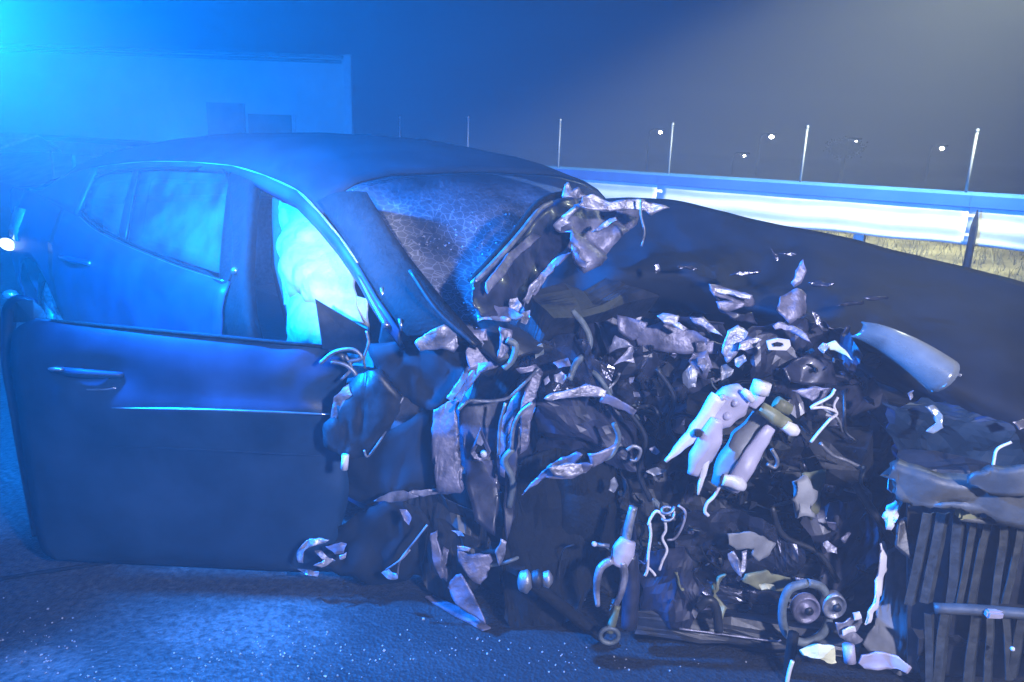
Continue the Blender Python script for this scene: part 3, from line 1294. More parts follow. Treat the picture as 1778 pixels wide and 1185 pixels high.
# near windscreen pillar: outer skin, black edge and two bright trims
PIL = [((560, 352), (640, 340)), ((600, 405), (672, 396)), ((640, 470), (715, 460)), ((680, 535), (770, 530)), ((715, 585), (836, 606))]
rows = []
for (a, b) in PIL:
    s, z = S(*a)
    pa = C(s, tz(z) - .004, z)
    pb = P(b[0], b[1], interp(b[1], [340, 606], [2.62, 2.09]))
    rows.append([pa.lerp(pb, k / 6) + (-N * .02 + V3(0, 0, .015)) * math.sin(math.pi * k / 6) for k in range(7)])
pl = link('windscreen_pillar', thicken(grid(rows), .02), MT['rubber'], car, smooth=True)
tube('pillar_trim', [C(*(lambda q: (q[0], tz(q[1]) - .022, q[1]))(S(*p))) for p in ((632, 478), (655, 520), (682, 566))], [.004, .008, .011], MT['chrome'], pl)
for p in ((675, 508), (707, 562)):
    s, z = S(*p)
    tube('clip', [C(s - .006, tz(z) - .025, z + .018), C(s + .008, tz(z) - .025, z - .018)], .006, MT['chrome'], pl)

# --- open front door, swung out towards the camera
DY0, DY1 = 2.17, 2.20           # depth at the rear edge and at the hinge
LEFT = [(62, 553), (30, 572), (22, 606), (26, 660), (36, 715), (43, 780), (54, 850), (64, 910), (74, 950), (95, 970)]
RIGHT = [(600, 604), (605, 625), (602, 660), (590, 700), (586, 722), (596, 775), (604, 850), (590, 920), (565, 970), (545, 992)]
BUL = [-.012, .012, .030, .040, .052, .030, .034, .030, .014, -.02]
rows = []
nd = 30
from itertools import chain
LV = crom([Vector((a, b, BUL[i])) for i, (a, b) in enumerate(LEFT)], 4)
RV = crom([Vector((a, b, BUL[i])) for i, (a, b) in enumerate(RIGHT)], 4)
for l, r in zip(LV, RV):
    row = []
    for j in range(nd + 1):
        u = j / nd
        px, py = l.x + (r.x - l.x) * u, l.y + (r.y - l.y) * u
        Y = DY0 + (DY1 - DY0) * u - l.z * (1 - abs(2 * u - 1) ** 6 * .8)
        # hollow round the handle
        hx = math.exp(-((px - 165) / 60) ** 2 - ((py - 648) / 26) ** 2)
        # dents near the hinge
        dn = max(0, (u - .72) / .28)
        Y += .022 * hx + dn * .03 * noise.noise(Vector((px * .02, py * .02, 3)))
        row.append(P(px, py, Y))
    rows.append(row)
door = link('front_door', thicken(grid(rows), .008), MT['paint'], car, smooth=True)
# door thickness: inner shell behind the skin
rows = []
for l, r in zip(LV[2:], RV[2:]):
    row = []
    for j in range(7):
        u = j / 6
        row.append(P(l.x + 18 + (r.x - l.x - 18) * u, l.y + (r.y - l.y) * u, 2.29))
    rows.append(row)
link('inner_shell', thicken(grid(rows), .01), MT['plastic'], door, smooth=True)
# latch edge, the rounded rear end
tube('latch_edge', [P(62, 527, 2.27), P(34, 524, 2.27), P(16, 545, 2.26), P(14, 620, 2.24), P(24, 690, 2.23), P(40, 790, 2.23), P(62, 930, 2.22)], [.012, .022, .024, .022, .02, .018, .012], MT['paint'], door)
sheet('door_top_corner', [(22, 560, 2.25), (16, 540, 2.25), (30, 524, 2.25), (58, 522, 2.25), (76, 540, 2.24), (84, 556, 2.22), (60, 560, 2.21)], MT['plastic'], door, amp=.004, ragged=0)
tube('latch_glint', [P(24, 600, 2.17), P(28, 636, 2.165)], .0035, MT['chrome'], door)
tube('waist_trim', [P(75, 556, 2.175), P(300, 578, 2.18), P(560, 602, 2.19)], .006, MT['rubber'], door)
tube('crease_highlight', [P(195, 709, 2.120), P(320, 711, 2.118), P(450, 715, 2.122), P(572, 720, 2.13)], [.002, .0045, .0045, .003], MT['chrome'], door)  # bright chrome line put in as the highlight along the door crease
tube('lower_crease', [P(190, 776, 2.138), P(330, 781, 2.136), P(470, 788, 2.14), P(560, 792, 2.15)], [.001, .003, .003, .001], MT['paint'], door)
hb = tube('door_handle', [P(88, 641, 2.15), P(140, 648, 2.125), P(215, 652, 2.15)], [.010, .015, .010], MT['paint'], door)
bm = bmesh.new()
bmesh.ops.create_icosphere(bm, subdivisions=2, radius=.012)
bmesh.ops.scale(bm, vec=(2.2, 1, .6), verts=bm.verts)
bmesh.ops.translate(bm, verts=bm.verts, vec=P(97, 641, 2.122))
link('key_cover', bm, MT['chrome'], hb, smooth=True)
tube('handle_lip', [P(143, 677, 2.139), P(175, 677, 2.132), P(202, 674, 2.139)], .0035, MT['chrome'], hb)
# black triangle where the mirror was
bm = bmesh.new()
tri = [P(547, 519, 2.19), P(640, 574, 2.17), P(634, 618, 2.17), P(560, 606, 2.18)]
f = bm.faces.new([bm.verts.new(p) for p in tri])
bmesh.ops.solidify(bm, geom=bm.faces[:], thickness=.014)
link('mirror_triangle', bm, MT['plastic'], door)
for pts, r in (([(636, 575), (640, 596), (632, 622), (634, 640)], .004), ([(556, 631), (580, 612), (612, 607), (628, 622), (604, 628)], .006), ([(575, 628), (600, 634), (618, 652), (612, 676)], .007), ([(600, 618), (610, 640), (592, 660)], .005)):
    tube('mirror_cable', [P(a, b, 2.13) for a, b in pts], r, MT['alu'], door)
# mirror housing hanging by its cable
mh = sheet('hanging_mirror', [(632, 650, 2.10), (660, 640, 2.08), (700, 690, 2.07), (690, 720, 2.07), (640, 790, 2.08), (600, 795, 2.09), (572, 770, 2.11), (572, 735, 2.11), (600, 690, 2.11)], MT['plastic'], door, amp=.02, thick=.03, smooth=True, ragged=.004)
sheet('mirror_glass', [(580, 690, 2.085), (604, 668, 2.085), (612, 684, 2.08), (585, 722, 2.085), (574, 735, 2.09)], MT['metal'], mh, amp=.006)
tube('mirror_bracket', [P(700, 690, 2.05), P(668, 752, 2.05), P(640, 792, 2.05), P(632, 782, 2.05)], .0035, MT['alu'], mh)
bm = bmesh.new()
add_tube(bm, [P(600, 790, 2.06), P(598, 815, 2.06)], .011, 10)
link('bulb', bm, MT['white'], mh, smooth=True)

# ------------------------------------------------------------------ crushed front end
# bonnet: buckled sheet rising from the engine bay to its far edge
TOPE = [(985, 352, 2.95), (1060, 343, 3.10), (1130, 345, 3.16), (1200, 354, 3.16), (1330, 386, 3.08), (1430, 404, 3.02), (1530, 428, 2.92), (1660, 460, 2.78), (1778, 490, 2.64), (1900, 530, 2.5)]
MIDE = [(960, 420, 2.66), (1030, 425, 2.75), (1120, 420, 2.80), (1200, 425, 2.80), (1310, 450, 2.72), (1410, 470, 2.64), (1520, 500, 2.55), (1650, 540, 2.45), (1778, 585, 2.36), (1900, 640, 2.28)]
BOTE = [(935, 520, 2.45), (1010, 500, 2.50), (1120, 470, 2.52), (1215, 482, 2.50), (1285, 520, 2.42), (1390, 556, 2.32), (1480, 580, 2.26), (1610, 640, 2.18), (1720, 690, 2.12), (1860, 760, 2.05)]
LOWE = [(925, 590, 2.50), (1000, 570, 2.56), (1110, 545, 2.58), (1215, 545, 2.56), (1290, 560, 2.46), (1390, 575, 2.38), (1490, 640, 2.34), (1620, 720, 2.26), (1730, 790, 2.2), (1870, 830, 2.1)]
cols = []
NB = 64


def rail_curve(pts, n):
    cs = crom([Vector(p) for p in pts], 10)
    out = []
    for i in range(n + 1):
        k = i / n * (len(cs) - 1)
        a = int(k)
        out.append(cs[a].lerp(cs[min(a + 1, len(cs) - 1)], k - a))
    return out


CV = [rail_curve(e, NB) for e in (TOPE, MIDE, BOTE, LOWE)]
rows = []
for i in range(NB + 1):
    col = crom([CV[k][i] for k in range(4)], 9)
    row = []
    for j, q in enumerate(col):
        p = P(q.x, q.y, q.z)
        u = j / (len(col) - 1)
        am = .035 * interp(u, [0, .25, .6, 1], [.15, .5, 1.2, 1.0]) * interp(q.x, [900, 1100, 1450, 1650, 1800], [1.3, .9, 1.0, .5, .35])
        n1 = noise.noise(p * 4.3 + Vector((7, 0, 0)))
        n2 = 1 - 2 * abs(noise.noise(p * 6.1 + Vector((0, 3, 0))))
        n3 = (1 - abs(noise.noise(p * 9.0 + Vector((0, 0, 5)))) * 2.4)
        mid = interp(q.x, [1000, 1200, 1420, 1600], [.3, 1, 1, .1]) * interp(u, [0, .3, .55, 1], [0, .2, 1, 1])
        p += V3(0, -.4, .75) * (am * (n1 * 1.0 + n2 * .75 - .4) + .022 * mid * n3)
        row.append(p)
    rows.append(row)
bonnet = link('bonnet', thicken(grid(rows), .006), MT['paint_dark'], car, smooth=True)

# far front wing under the bonnet edge and the front cross member
rows = []
for i in range(25):
    u = i / 24
    px = 1000 + 900 * u
    a = P(px, interp(px, [1000, 1130, 1330, 1530, 1778, 1900], [365, 352, 392, 434, 498, 536]), 3.2 - .5 * u)
    rows.append([V3(a.x, a.y + .02, a.z - .01), V3(a.x + .04, a.y + .08, a.z - .08), V3(a.x + .06, a.y + .10, a.z - .3), V3(a.x + .04, a.y + .08, .3)])
link('far_wing', thicken(grid(rows), .008), MT['paint_dark'], car, smooth=True)

# dark heart of the engine bay: engine block, gearbox, bulkhead, inner wings
def lump(name, px, py, Y, sx, sy, sz, mt, seed, amp=.03, rz=.4):
    bm = bmesh.new()
    bmesh.ops.create_cube(bm, size=1)
    bmesh.ops.subdivide_edges(bm, edges=bm.edges[:], cuts=7, use_grid_fill=True)
    c = P(px, py, Y)
    rot = Matrix.Rotation(rz, 3, 'Z') @ Matrix.Rotation(seed * .7 % 1.1 - .5, 3, 'X')
    for v in bm.verts:
        v.co = rot @ Vector((v.co.x * sx, v.co.y * sy, v.co.z * sz)) + c
    crumple(bm, amp, 7, seed, .7)
    for v in bm.verts:
        if v.co.z < .01:
            v.co.z = .01
    return link(name, bm, mt, car)


lump('bulkhead', 1010, 640, 2.75, 1.1, .10, .85, MT['dark'], 11, .05, -YAW + math.pi / 2)
eb = lump('engine_block', 1290, 800, 2.62, .80, .50, .62, MT['dark'], 12, .06, -.5)
lump('gearbox', 1180, 990, 2.35, .55, .40, .36, MT['dark'], 13, .05, -.3)
lump('inner_wing', 1560, 760, 2.50, .9, .25, .62, MT['plastic'], 14, .04, -.45)
lump('crossmember', 1450, 1010, 2.22, .9, .18, .30, MT['dark'], 15, .04, -.2)
lump('strut_tower', 930, 690, 2.45, .40, .30, .55, MT['paint_rough'], 16, .05, -.6)
lump('bumper_core', 1730, 980, 2.05, .62, .22, .62, MT['plastic'], 17, .04, -.3)
lump('subframe', 800, 900, 2.42, .5, .22, .45, MT['dark'], 18, .05, -.6)
lump('sump_guard', 1300, 1090, 2.12, .75, .35, .10, MT['plastic'], 19, .03, -.1)

# ragged black liner round the wheel cavity
sheet('wheel_arch_liner', [(884, 850, 2.10), (905, 800, 2.14), (1000, 770, 2.16), (1062, 800, 2.14), (1056, 900, 2.10), (1034, 1000, 2.05), (1004, 1078, 2.0), (940, 1094, 1.98), (884, 1090, 1.99), (872, 1000, 2.03)], MT['rubber'], car, amp=.05, cuts=8, freq=6, thick=.006, ragged=.012)
# big crumpled inner panels that tie the torn pieces together
for k, (mt, am, Y, pts) in enumerate([
        ('paint_rough', .05, 2.34, [(1040, 560), (1140, 548), (1260, 560), (1270, 650), (1180, 700), (1060, 690)]),
        ('crease', .05, 2.30, [(1050, 620), (1130, 600), (1200, 640), (1190, 740), (1110, 770), (1050, 720)]),
        ('paint_rough', .05, 2.26, [(1290, 560), (1420, 560), (1490, 610), (1480, 700), (1380, 720), (1310, 660)]),
        ('paint_rough', .05, 2.22, [(1400, 660), (1520, 660), (1560, 760), (1520, 840), (1420, 820)]),
        ('crease', .05, 2.20, [(1330, 760), (1440, 760), (1500, 840), (1450, 930), (1350, 920)]),
        ('dark', .05, 2.16, [(1100, 780), (1200, 800), (1290, 880), (1240, 960), (1120, 950), (1080, 860)]),
        ('crease', .05, 2.10, [(1180, 900), (1320, 900), (1400, 960), (1370, 1050), (1240, 1050), (1170, 990)]),
        ('paint_rough', .045, 2.04, [(1400, 900), (1510, 860), (1545, 960), (1520, 1060), (1440, 1050)]),
        ('crease', .045, 2.18, [(900, 600), (1000, 580), (1060, 640), (1050, 720), (950, 720), (890, 670)]),
        ('paint_rough', .04, 2.16, [(930, 700), (1040, 690), (1110, 730), (1120, 820), (1020, 800), (930, 790)]),
        ('paint_rough', .04, 2.00, [(1110, 960), (1180, 950), (1230, 1030), (1200, 1090), (1110, 1085)]),
        ('paint', .035, 2.10, [(1540, 700), (1640, 690), (1760, 740), (1790, 830), (1660, 820), (1550, 800)]),
        ('plastic', .03, 1.80, [(1590, 1100), (1700, 1110), (1800, 1130), (1810, 1200), (1600, 1195)])]):
    sheet('crushed_panel', [(x, y, Y + .06 * math.sin(x * .05 + y * .03)) for x, y in pts], MT[mt], car, amp=am, cuts=9, freq=8, thick=.004, ragged=.014)

# --- front wing of the near side: crumpled remains round the hinge post
sheet('front_wing', [(640, 600, 2.24), (720, 590, 2.2), (800, 612, 2.14), (812, 650, 2.12), (790, 700, 2.14), (755, 720, 2.16), (700, 690, 2.18), (655, 640, 2.2)], MT['paint_dark'], car, amp=.022, cuts=6, smooth=True)
sheet('front_wing', [(600, 780, 2.22), (660, 760, 2.18), (750, 700, 2.2), (768, 850, 2.16), (700, 862, 2.13), (640, 880, 2.16), (600, 860, 2.2)], MT['paint_dark'], car, amp=.02, cuts=6, smooth=True)
sheet('front_wing', [(570, 920, 2.2), (640, 880, 2.14), (700, 870, 2.1), (745, 905, 2.12), (735, 1000, 2.14), (690, 1020, 2.12), (600, 1005, 2.14), (545, 990, 2.17)], MT['paint_dark'], car, amp=.03, cuts=6, smooth=True)
sheet('wheel_arch_liner', [(700, 870, 2.18), (760, 850, 2.14), (830, 900, 2.12), (860, 960, 2.12), (820, 1040, 2.12), (740, 1030, 2.14), (690, 960, 2.18)], MT['plastic'], car, amp=.04, cuts=6)

M_ = MT
SH = [
    # name, material, amp, thick, outline (px, py) list, depth or list
    # cowl and folded bonnet corner
    ('cowl_panel', 'paint_rough', .02, .006, [(822, 492), (880, 430), (955, 352), (1000, 338), (1010, 385), (985, 430), (940, 478), (905, 525), (890, 550), (840, 548), (825, 520)], [2.16, 2.26, 2.46, 2.56, 2.52, 2.44, 2.34, 2.25, 2.2, 2.14, 2.14]),
    ('cowl_rib', 'primer', .006, .006, [(845, 490), (885, 440), (925, 402), (940, 408), (900, 446), (862, 496), (848, 512)], [2.12, 2.21, 2.3, 2.31, 2.23, 2.13, 2.11]),
    ('torn_bonnet_fold', 'primer', .03, .004, [(960, 392), (1000, 352), (1060, 352), (1120, 350), (1112, 378), (1075, 420), (1050, 452), (1022, 468), (1000, 450), (990, 430), (998, 405)], [2.45, 2.55, 2.6, 2.66, 2.62, 2.54, 2.48, 2.42, 2.41, 2.42, 2.44]),
    ('torn_strip', 'metal', .014, .003, [(1003, 358), (1012, 343), (1032, 338), (1060, 352), (1110, 344), (1165, 360), (1130, 372), (1115, 364), (1060, 366), (1012, 362)], 2.42),
    ('torn_spike', 'metal', .006, .003, [(976, 342), (980, 322), (986, 316), (992, 330), (1004, 326), (1010, 336), (1020, 342), (1000, 345)], 2.44),
    ('torn_sliver', 'metal', .008, .003, [(962, 392), (980, 372), (1000, 358), (1004, 362), (985, 380), (992, 384), (975, 396), (972, 404)], 2.40),
    ('torn_sliver', 'metal', .006, .003, [(1028, 402), (1050, 386), (1070, 376), (1074, 382), (1055, 394), (1036, 404)], 2.38),
    ('torn_sliver', 'primer', .006, .003, [(992, 425), (1003, 430), (1010, 450), (1020, 455), (1018, 468), (1004, 462), (994, 445)], 2.36),
    ('torn_tip', 'metal', .004, .003, [(1015, 456), (1026, 455), (1022, 464), (1014, 468)], 2.35),
    ('fold_edge', 'primer', .012, .004, [(975, 442), (988, 438), (970, 462), (950, 482), (940, 500), (925, 520), (912, 548), (905, 545), (918, 505), (940, 474)], 2.20),
    ('fold_edge', 'metal', .01, .004, [(915, 500), (932, 485), (940, 492), (925, 510), (916, 530), (908, 524)], 2.17),
    ('hinge_plate', 'primer', .012, .005, [(830, 535), (858, 530), (892, 536), (912, 548), (896, 556), (860, 552), (832, 556), (822, 550)], 2.10),
    ('hinge_plate', 'metal', .008, .004, [(828, 550), (850, 546), (885, 552), (886, 557), (850, 556), (830, 560)], 2.08),
    ('crushed_bracket', 'metal', .012, .004, [(886, 520), (900, 516), (908, 530), (902, 548), (892, 556), (884, 540)], 2.10),
    ('crushed_bracket', 'metal', .01, .004, [(906, 548), (918, 540), (920, 552), (914, 564), (904, 560)], 2.10),
    ('scuttle_cloth', 'metal', .02, .004, [(724, 600), (742, 580), (770, 562), (790, 580), (800, 600), (792, 612), (770, 606), (755, 608), (730, 612)], 2.07),
    ('scuttle_plate', 'primer', .014, .004, [(812, 575), (845, 570), (850, 596), (880, 596), (884, 612), (850, 640), (815, 645), (806, 610)], 2.12),
    ('scuttle_plate', 'primer', .010, .004, [(870, 566), (890, 572), (886, 600), (872, 625), (862, 620), (868, 592)], 2.08),
    # hinge post and inner wing columns on the left
    ('hinge_post', 'primer', .010, .010, [(752, 712), (775, 698), (800, 690), (792, 715), (798, 770), (802, 840), (800, 856), (758, 854), (752, 800)], 2.10),
    ('hinge_post', 'paint_rough', .012, .012, [(800, 712), (816, 696), (880, 690), (876, 740), (862, 790), (868, 860), (860, 930), (826, 905), (812, 850), (806, 780)], 2.13),
    ('post_face', 'primer', .008, .006, [(818, 800), (856, 800), (864, 850), (860, 890), (840, 905), (822, 870)], 2.105),
    ('post_edge', 'primer', .006, .006, [(866, 740), (884, 700), (930, 640), (940, 648), (905, 700), (880, 760), (876, 830), (868, 826)], 2.09),
    ('inner_wing_rib', 'primer', .010, .006, [(905, 700), (930, 640), (942, 650), (925, 720), (915, 780), (902, 790)], 2.06),
    ('inner_wing_rib', 'paint_rough', .01, .006, [(882, 770), (896, 730), (906, 740), (900, 800), (892, 900), (880, 940), (874, 880)], 2.08),
    ('ragged_edge', 'primer', .012, .004, [(790, 690), (812, 655), (830, 635), (880, 622), (886, 632), (836, 648), (818, 668), (800, 700)], 2.09),
    ('ragged_edge', 'metal', .008, .004, [(775, 692), (790, 672), (812, 636), (818, 642), (800, 676), (786, 698)], 2.07),
    # ring of metal over the wheel
    ('arch_lip', 'metal', .010, .004, [(944, 694), (962, 684), (995, 676), (1020, 668), (1055, 676), (1052, 688), (1020, 690), (985, 690), (958, 698)], 2.02),
    ('arch_lip', 'primer', .008, .005, [(1048, 684), (1075, 694), (1105, 716), (1100, 722), (1070, 708), (1042, 700)], 2.05),
    ('arch_blade', 'primer', .012, .005, [(905, 862), (935, 830), (965, 800), (1000, 786), (1012, 790), (1000, 806), (1032, 808), (1022, 822), (990, 832), (950, 832), (925, 850)], 1.93),
    ('arch_blade', 'metal', .006, .004, [(950, 812), (990, 806), (1030, 808), (1018, 822), (985, 830), (962, 826)], 1.915),
    ('arch_blade', 'primer', .008, .004, [(1022, 788), (1060, 778), (1072, 770), (1060, 795), (1030, 812)], 1.95),
    # door foot and lower wing
    ('torn_edge', 'metal', .008, .003, [(650, 868), (660, 860), (700, 853), (725, 862), (700, 872), (680, 874)], 2.08),
    ('torn_edge', 'metal', .006, .003, [(700, 858), (730, 852), (762, 848), (770, 854), (735, 862)], 2.09),
    ('torn_edge', 'metal', .006, .003, [(744, 852), (780, 842), (800, 846), (796, 856), (760, 858)], 2.09),
    ('door_foot_tear', 'metal', .014, .003, [(518, 960), (530, 940), (556, 934), (570, 938), (545, 948), (530, 962), (528, 978), (520, 975)], 2.11),
    ('door_foot_tear', 'metal', .012, .003, [(548, 958), (560, 958), (572, 970), (580, 975), (560, 985), (545, 984), (562, 974)], 2.10),
    ('door_foot_tear', 'metal', .008, .003, [(516, 990), (540, 990), (552, 994), (550, 1002), (536, 1000)], 2.11),
    ('door_foot_tear', 'primer', .012, .003, [(566, 948), (590, 940), (602, 945), (596, 960), (580, 962)], 2.11),
    ('door_foot_tear', 'metal', .006, .003, [(590, 966), (604, 960), (602, 968), (592, 972)], 2.10),
    ('liner_tear', 'primer', .01, .004, [(694, 884), (706, 886), (716, 900), (712, 912), (700, 904)], 2.05),
    ('liner_tear', 'metal', .008, .004, [(662, 996), (676, 990), (692, 998), (690, 1006), (676, 1004)], 2.06),
    ('tower_strip', 'primer', .010, .005, [(748, 925), (758, 920), (764, 960), (772, 1000), (764, 1005), (750, 970)], 2.04),
    ('tower_strip', 'primer', .010, .005, [(768, 950), (778, 955), (776, 1010), (768, 1000)], 2.04),
    ('tower_plate', 'primer', .014, .006, [(794, 955), (815, 962), (850, 962), (856, 975), (846, 1005), (836, 1015), (812, 1000), (798, 975)], 2.03),
    ('tower_glint', 'metal', .004, .003, [(794, 948), (818, 952), (816, 957), (796, 954)], 2.01),
    ('tower_glint', 'metal', .006, .003, [(784, 920), (800, 924), (808, 932), (796, 932)], 2.02),
    ('lower_wedge', 'primer', .010, .006, [(792, 998), (800, 996), (830, 1050), (846, 1085), (836, 1080), (790, 1046), (776, 1020)], 2.0),
    ('liner_tip', 'metal', .008, .004, [(858, 960), (868, 935), (878, 940), (876, 965), (866, 985)], 2.02),
    # bonnet front edge crumples
    ('bonnet_fold', 'primer', .014, .004, [(1230, 494), (1252, 496), (1280, 504), (1306, 512), (1312, 530), (1296, 534), (1270, 522), (1240, 514)], 2.26),
    ('bonnet_fold', 'metal', .006, .003, [(1232, 496), (1256, 500), (1285, 508), (1308, 514), (1304, 520), (1270, 513), (1238, 506)], 2.245),
    ('bonnet_fold', 'primer', .008, .003, [(1244, 524), (1270, 522), (1300, 528), (1290, 536), (1262, 540), (1250, 536)], 2.25),
    ('bonnet_fold', 'paint_rough', .02, .004, [(1228, 500), (1244, 535), (1275, 556), (1310, 566), (1300, 545), (1262, 540), (1240, 520)], 2.28),
    ('crease_glint', 'crease', .005, .003, [(1268, 478), (1282, 472), (1322, 470), (1322, 475), (1290, 479)], 2.27),  # shiny slivers standing in for highlights on the bonnet creases
    ('crease_glint', 'crease', .005, .003, [(1338, 434), (1350, 442), (1352, 455), (1344, 448)], 2.36),
    ('crease_glint', 'crease', .004, .003, [(1352, 440), (1372, 438), (1384, 442), (1366, 445)], 2.37),
    ('fold_peak', 'primer', .008, .004, [(1374, 492), (1382, 470), (1397, 446), (1400, 470), (1392, 490), (1380, 498)], 2.30),
    ('fold_peak', 'primer', .016, .004, [(1352, 540), (1360, 515), (1390, 498), (1404, 510), (1400, 545), (1372, 560)], 2.27),
    ('crease_glint', 'crease', .004, .003, [(1404, 492), (1420, 486), (1450, 494), (1440, 499), (1412, 497)], 2.34),
    ('crease_glint', 'crease', .004, .003, [(1450, 530), (1475, 524), (1500, 523), (1500, 528), (1470, 531)], 2.26),
    ('crease_glint', 'crease', .004, .003, [(1500, 518), (1512, 515), (1542, 517), (1540, 521), (1515, 522)], 2.29),
    ('crease_glint', 'crease', .006, .003, [(1408, 540), (1420, 548), (1430, 568), (1440, 574), (1428, 574), (1416, 558)], 2.22),
    ('crease_glint', 'crease', .004, .003, [(1460, 580), (1470, 568), (1478, 566), (1474, 578), (1464, 586)], 2.18),
    ('crease_glint', 'crease', .006, .003, [(1135, 458), (1142, 456), (1146, 470), (1140, 474)], 2.40),
    ('crease_glint', 'crease', .004, .003, [(1176, 462), (1200, 461), (1214, 470), (1200, 467), (1180, 466)], 2.42),
    # torn sheets in front of the engine
    ('slam_panel', 'primer', .010, .004, [(1072, 548), (1112, 556), (1124, 560), (1118, 572), (1108, 586), (1094, 590), (1070, 574)], 2.20),
    ('torn_flap', 'metal', .006, .003, [(1069, 582), (1082, 590), (1100, 602), (1084, 604), (1053, 613), (1060, 598)], 2.18),
    ('torn_flap', 'metal', .008, .003, [(1094, 600), (1104, 606), (1098, 618), (1100, 632), (1084, 628), (1068, 633), (1080, 618)], 2.18),
    ('torn_plate', 'primer', .010, .004, [(1112, 572), (1150, 560), (1204, 572), (1232, 592), (1216, 618), (1160, 612), (1108, 604), (1104, 588)], 2.27),
    ('torn_flap', 'metal', .010, .003, [(1140, 550), (1150, 545), (1180, 548), (1178, 560), (1195, 572), (1188, 578), (1170, 566), (1150, 560)], 2.20),
    ('torn_flap', 'metal', .008, .003, [(1196, 550), (1222, 552), (1236, 566), (1254, 584), (1242, 580), (1220, 568), (1206, 560)], 2.21),
    ('torn_plate', 'primer', .008, .003, [(1206, 595), (1235, 592), (1262, 598), (1258, 614), (1230, 616), (1210, 612)], 2.24),
    ('torn_plate', 'metal', .008, .004, [(1266, 574), (1282, 566), (1300, 578), (1290, 596), (1276, 620), (1262, 632), (1254, 612), (1260, 590)], 2.19),
    ('torn_flap', 'metal', .006, .003, [(1284, 596), (1300, 588), (1322, 590), (1312, 604), (1296, 610), (1282, 608)], 2.16),
    ('torn_flap', 'primer', .010, .003, [(1342, 566), (1352, 560), (1380, 566), (1400, 580), (1408, 596), (1394, 588), (1374, 574), (1346, 573)], 2.19),
    ('torn_flap', 'metal', .008, .003, [(1420, 604), (1428, 596), (1440, 600), (1436, 608), (1430, 614)], 2.14),
    ('torn_flap', 'cream', .006, .003, [(1436, 598), (1452, 594), (1464, 604), (1480, 626), (1468, 618), (1450, 608), (1440, 606)], 2.13),
    ('crushed_cover', 'primer', .024, .004, [(1205, 612), (1230, 608), (1240, 640), (1225, 660), (1210, 650), (1200, 632)], 2.18),
    ('crushed_cover', 'metal', .018, .003, [(1212, 622), (1226, 616), (1234, 640), (1224, 652), (1214, 640)], 2.16),
    ('crushed_cover', 'alu', .016, .004, [(1190, 648), (1202, 634), (1212, 645), (1208, 672), (1196, 674), (1190, 662)], 2.17),
    ('crushed_cover', 'alu', .016, .004, [(1250, 640), (1262, 632), (1272, 640), (1266, 652), (1252, 660)], 2.18),
    ('crushed_cover', 'alu', .014, .004, [(1276, 624), (1290, 616), (1296, 628), (1286, 640), (1276, 636)], 2.17),
    ('crushed_box', 'paint_rough', .020, .006, [(1355, 640), (1400, 620), (1448, 630), (1452, 668), (1400, 672), (1362, 664)], 2.22),
    ('crushed_box', 'primer', .008, .004, [(1376, 678), (1410, 674), (1442, 674), (1436, 688), (1416, 700), (1400, 690)], 2.10),
    # lower engine bay
    ('gearbox_plate', 'greyp', .010, .005, [(1262, 926), (1300, 924), (1318, 930), (1346, 942), (1336, 960), (1320, 976), (1308, 966), (1312, 954), (1280, 956), (1264, 945)], 2.02),
    ('gearbox_tine', 'metal', .005, .004, [(1262, 962), (1276, 958), (1284, 975), (1286, 1006), (1278, 996), (1266, 974)], 2.0),
    ('gearbox_tine', 'metal', .004, .004, [(1288, 958), (1296, 956), (1294, 992), (1288, 998), (1284, 990)], 2.0),
    ('olive_plate', 'olive', .010, .005, [(1296, 1000), (1330, 990), (1376, 1004), (1372, 1026), (1330, 1024), (1290, 1012)], 1.98),
    ('plate_edge', 'cream', .005, .003, [(1316, 1014), (1344, 1016), (1346, 1026), (1322, 1024)], 1.965),
    ('plate_edge', 'metal', .004, .003, [(1380, 1004), (1402, 1006), (1404, 1014), (1384, 1013)], 1.97),
    ('cast_arm', 'olive', .010, .012, [(1172, 990), (1186, 988), (1190, 1015), (1204, 1036), (1196, 1040), (1180, 1024)], 1.98),
    ('cast_arm', 'olive', .012, .010, [(1246, 1000), (1262, 996), (1240, 1030), (1262, 1060), (1256, 1076), (1236, 1040)], 1.97),
    ('relay_box', 'greyp', .008, .02, [(1378, 838), (1398, 828), (1412, 850), (1408, 900), (1380, 898)], 2.02),
    ('relay_box', 'olive', .012, .012, [(1396, 824), (1430, 820), (1424, 850), (1420, 890), (1404, 900)], 2.06),
    ('broken_bit', 'metal', .008, .003, [(1430, 945), (1440, 940), (1452, 950), (1450, 962), (1436, 960)], 2.0),
    ('broken_bit', 'primer', .008, .003, [(1460, 938), (1474, 922), (1478, 926), (1466, 944)], 2.0),
    ('broken_bit', 'alu', .010, .003, [(1060, 835), (1068, 832), (1074, 845), (1064, 855), (1056, 850)], 2.05),
    ('broken_bit', 'alu', .010, .003, [(1124, 820), (1140, 812), (1158, 816), (1150, 822), (1134, 830)], 2.05),
    ('broken_bit', 'metal', .006, .003, [(1126, 780), (1134, 776), (1146, 788), (1140, 792), (1130, 788)], 2.05),
    ('broken_bit', 'metal', .006, .003, [(1092, 655), (1102, 654), (1100, 664), (1094, 668)], 2.12),
    ('broken_bit', 'metal', .006, .003, [(1098, 680), (1108, 682), (1110, 690), (1100, 690)], 2.12),
    ('broken_bit', 'hose', .006, .006, [(922, 600), (940, 596), (944, 615), (928, 622)], 2.14),
    ('broken_bit', 'metal', .010, .003, [(962, 652), (975, 645), (988, 658), (978, 668), (964, 664)], 2.08),
    ('broken_bit', 'metal', .008, .003, [(944, 660), (952, 654), (956, 664), (946, 670)], 2.08),
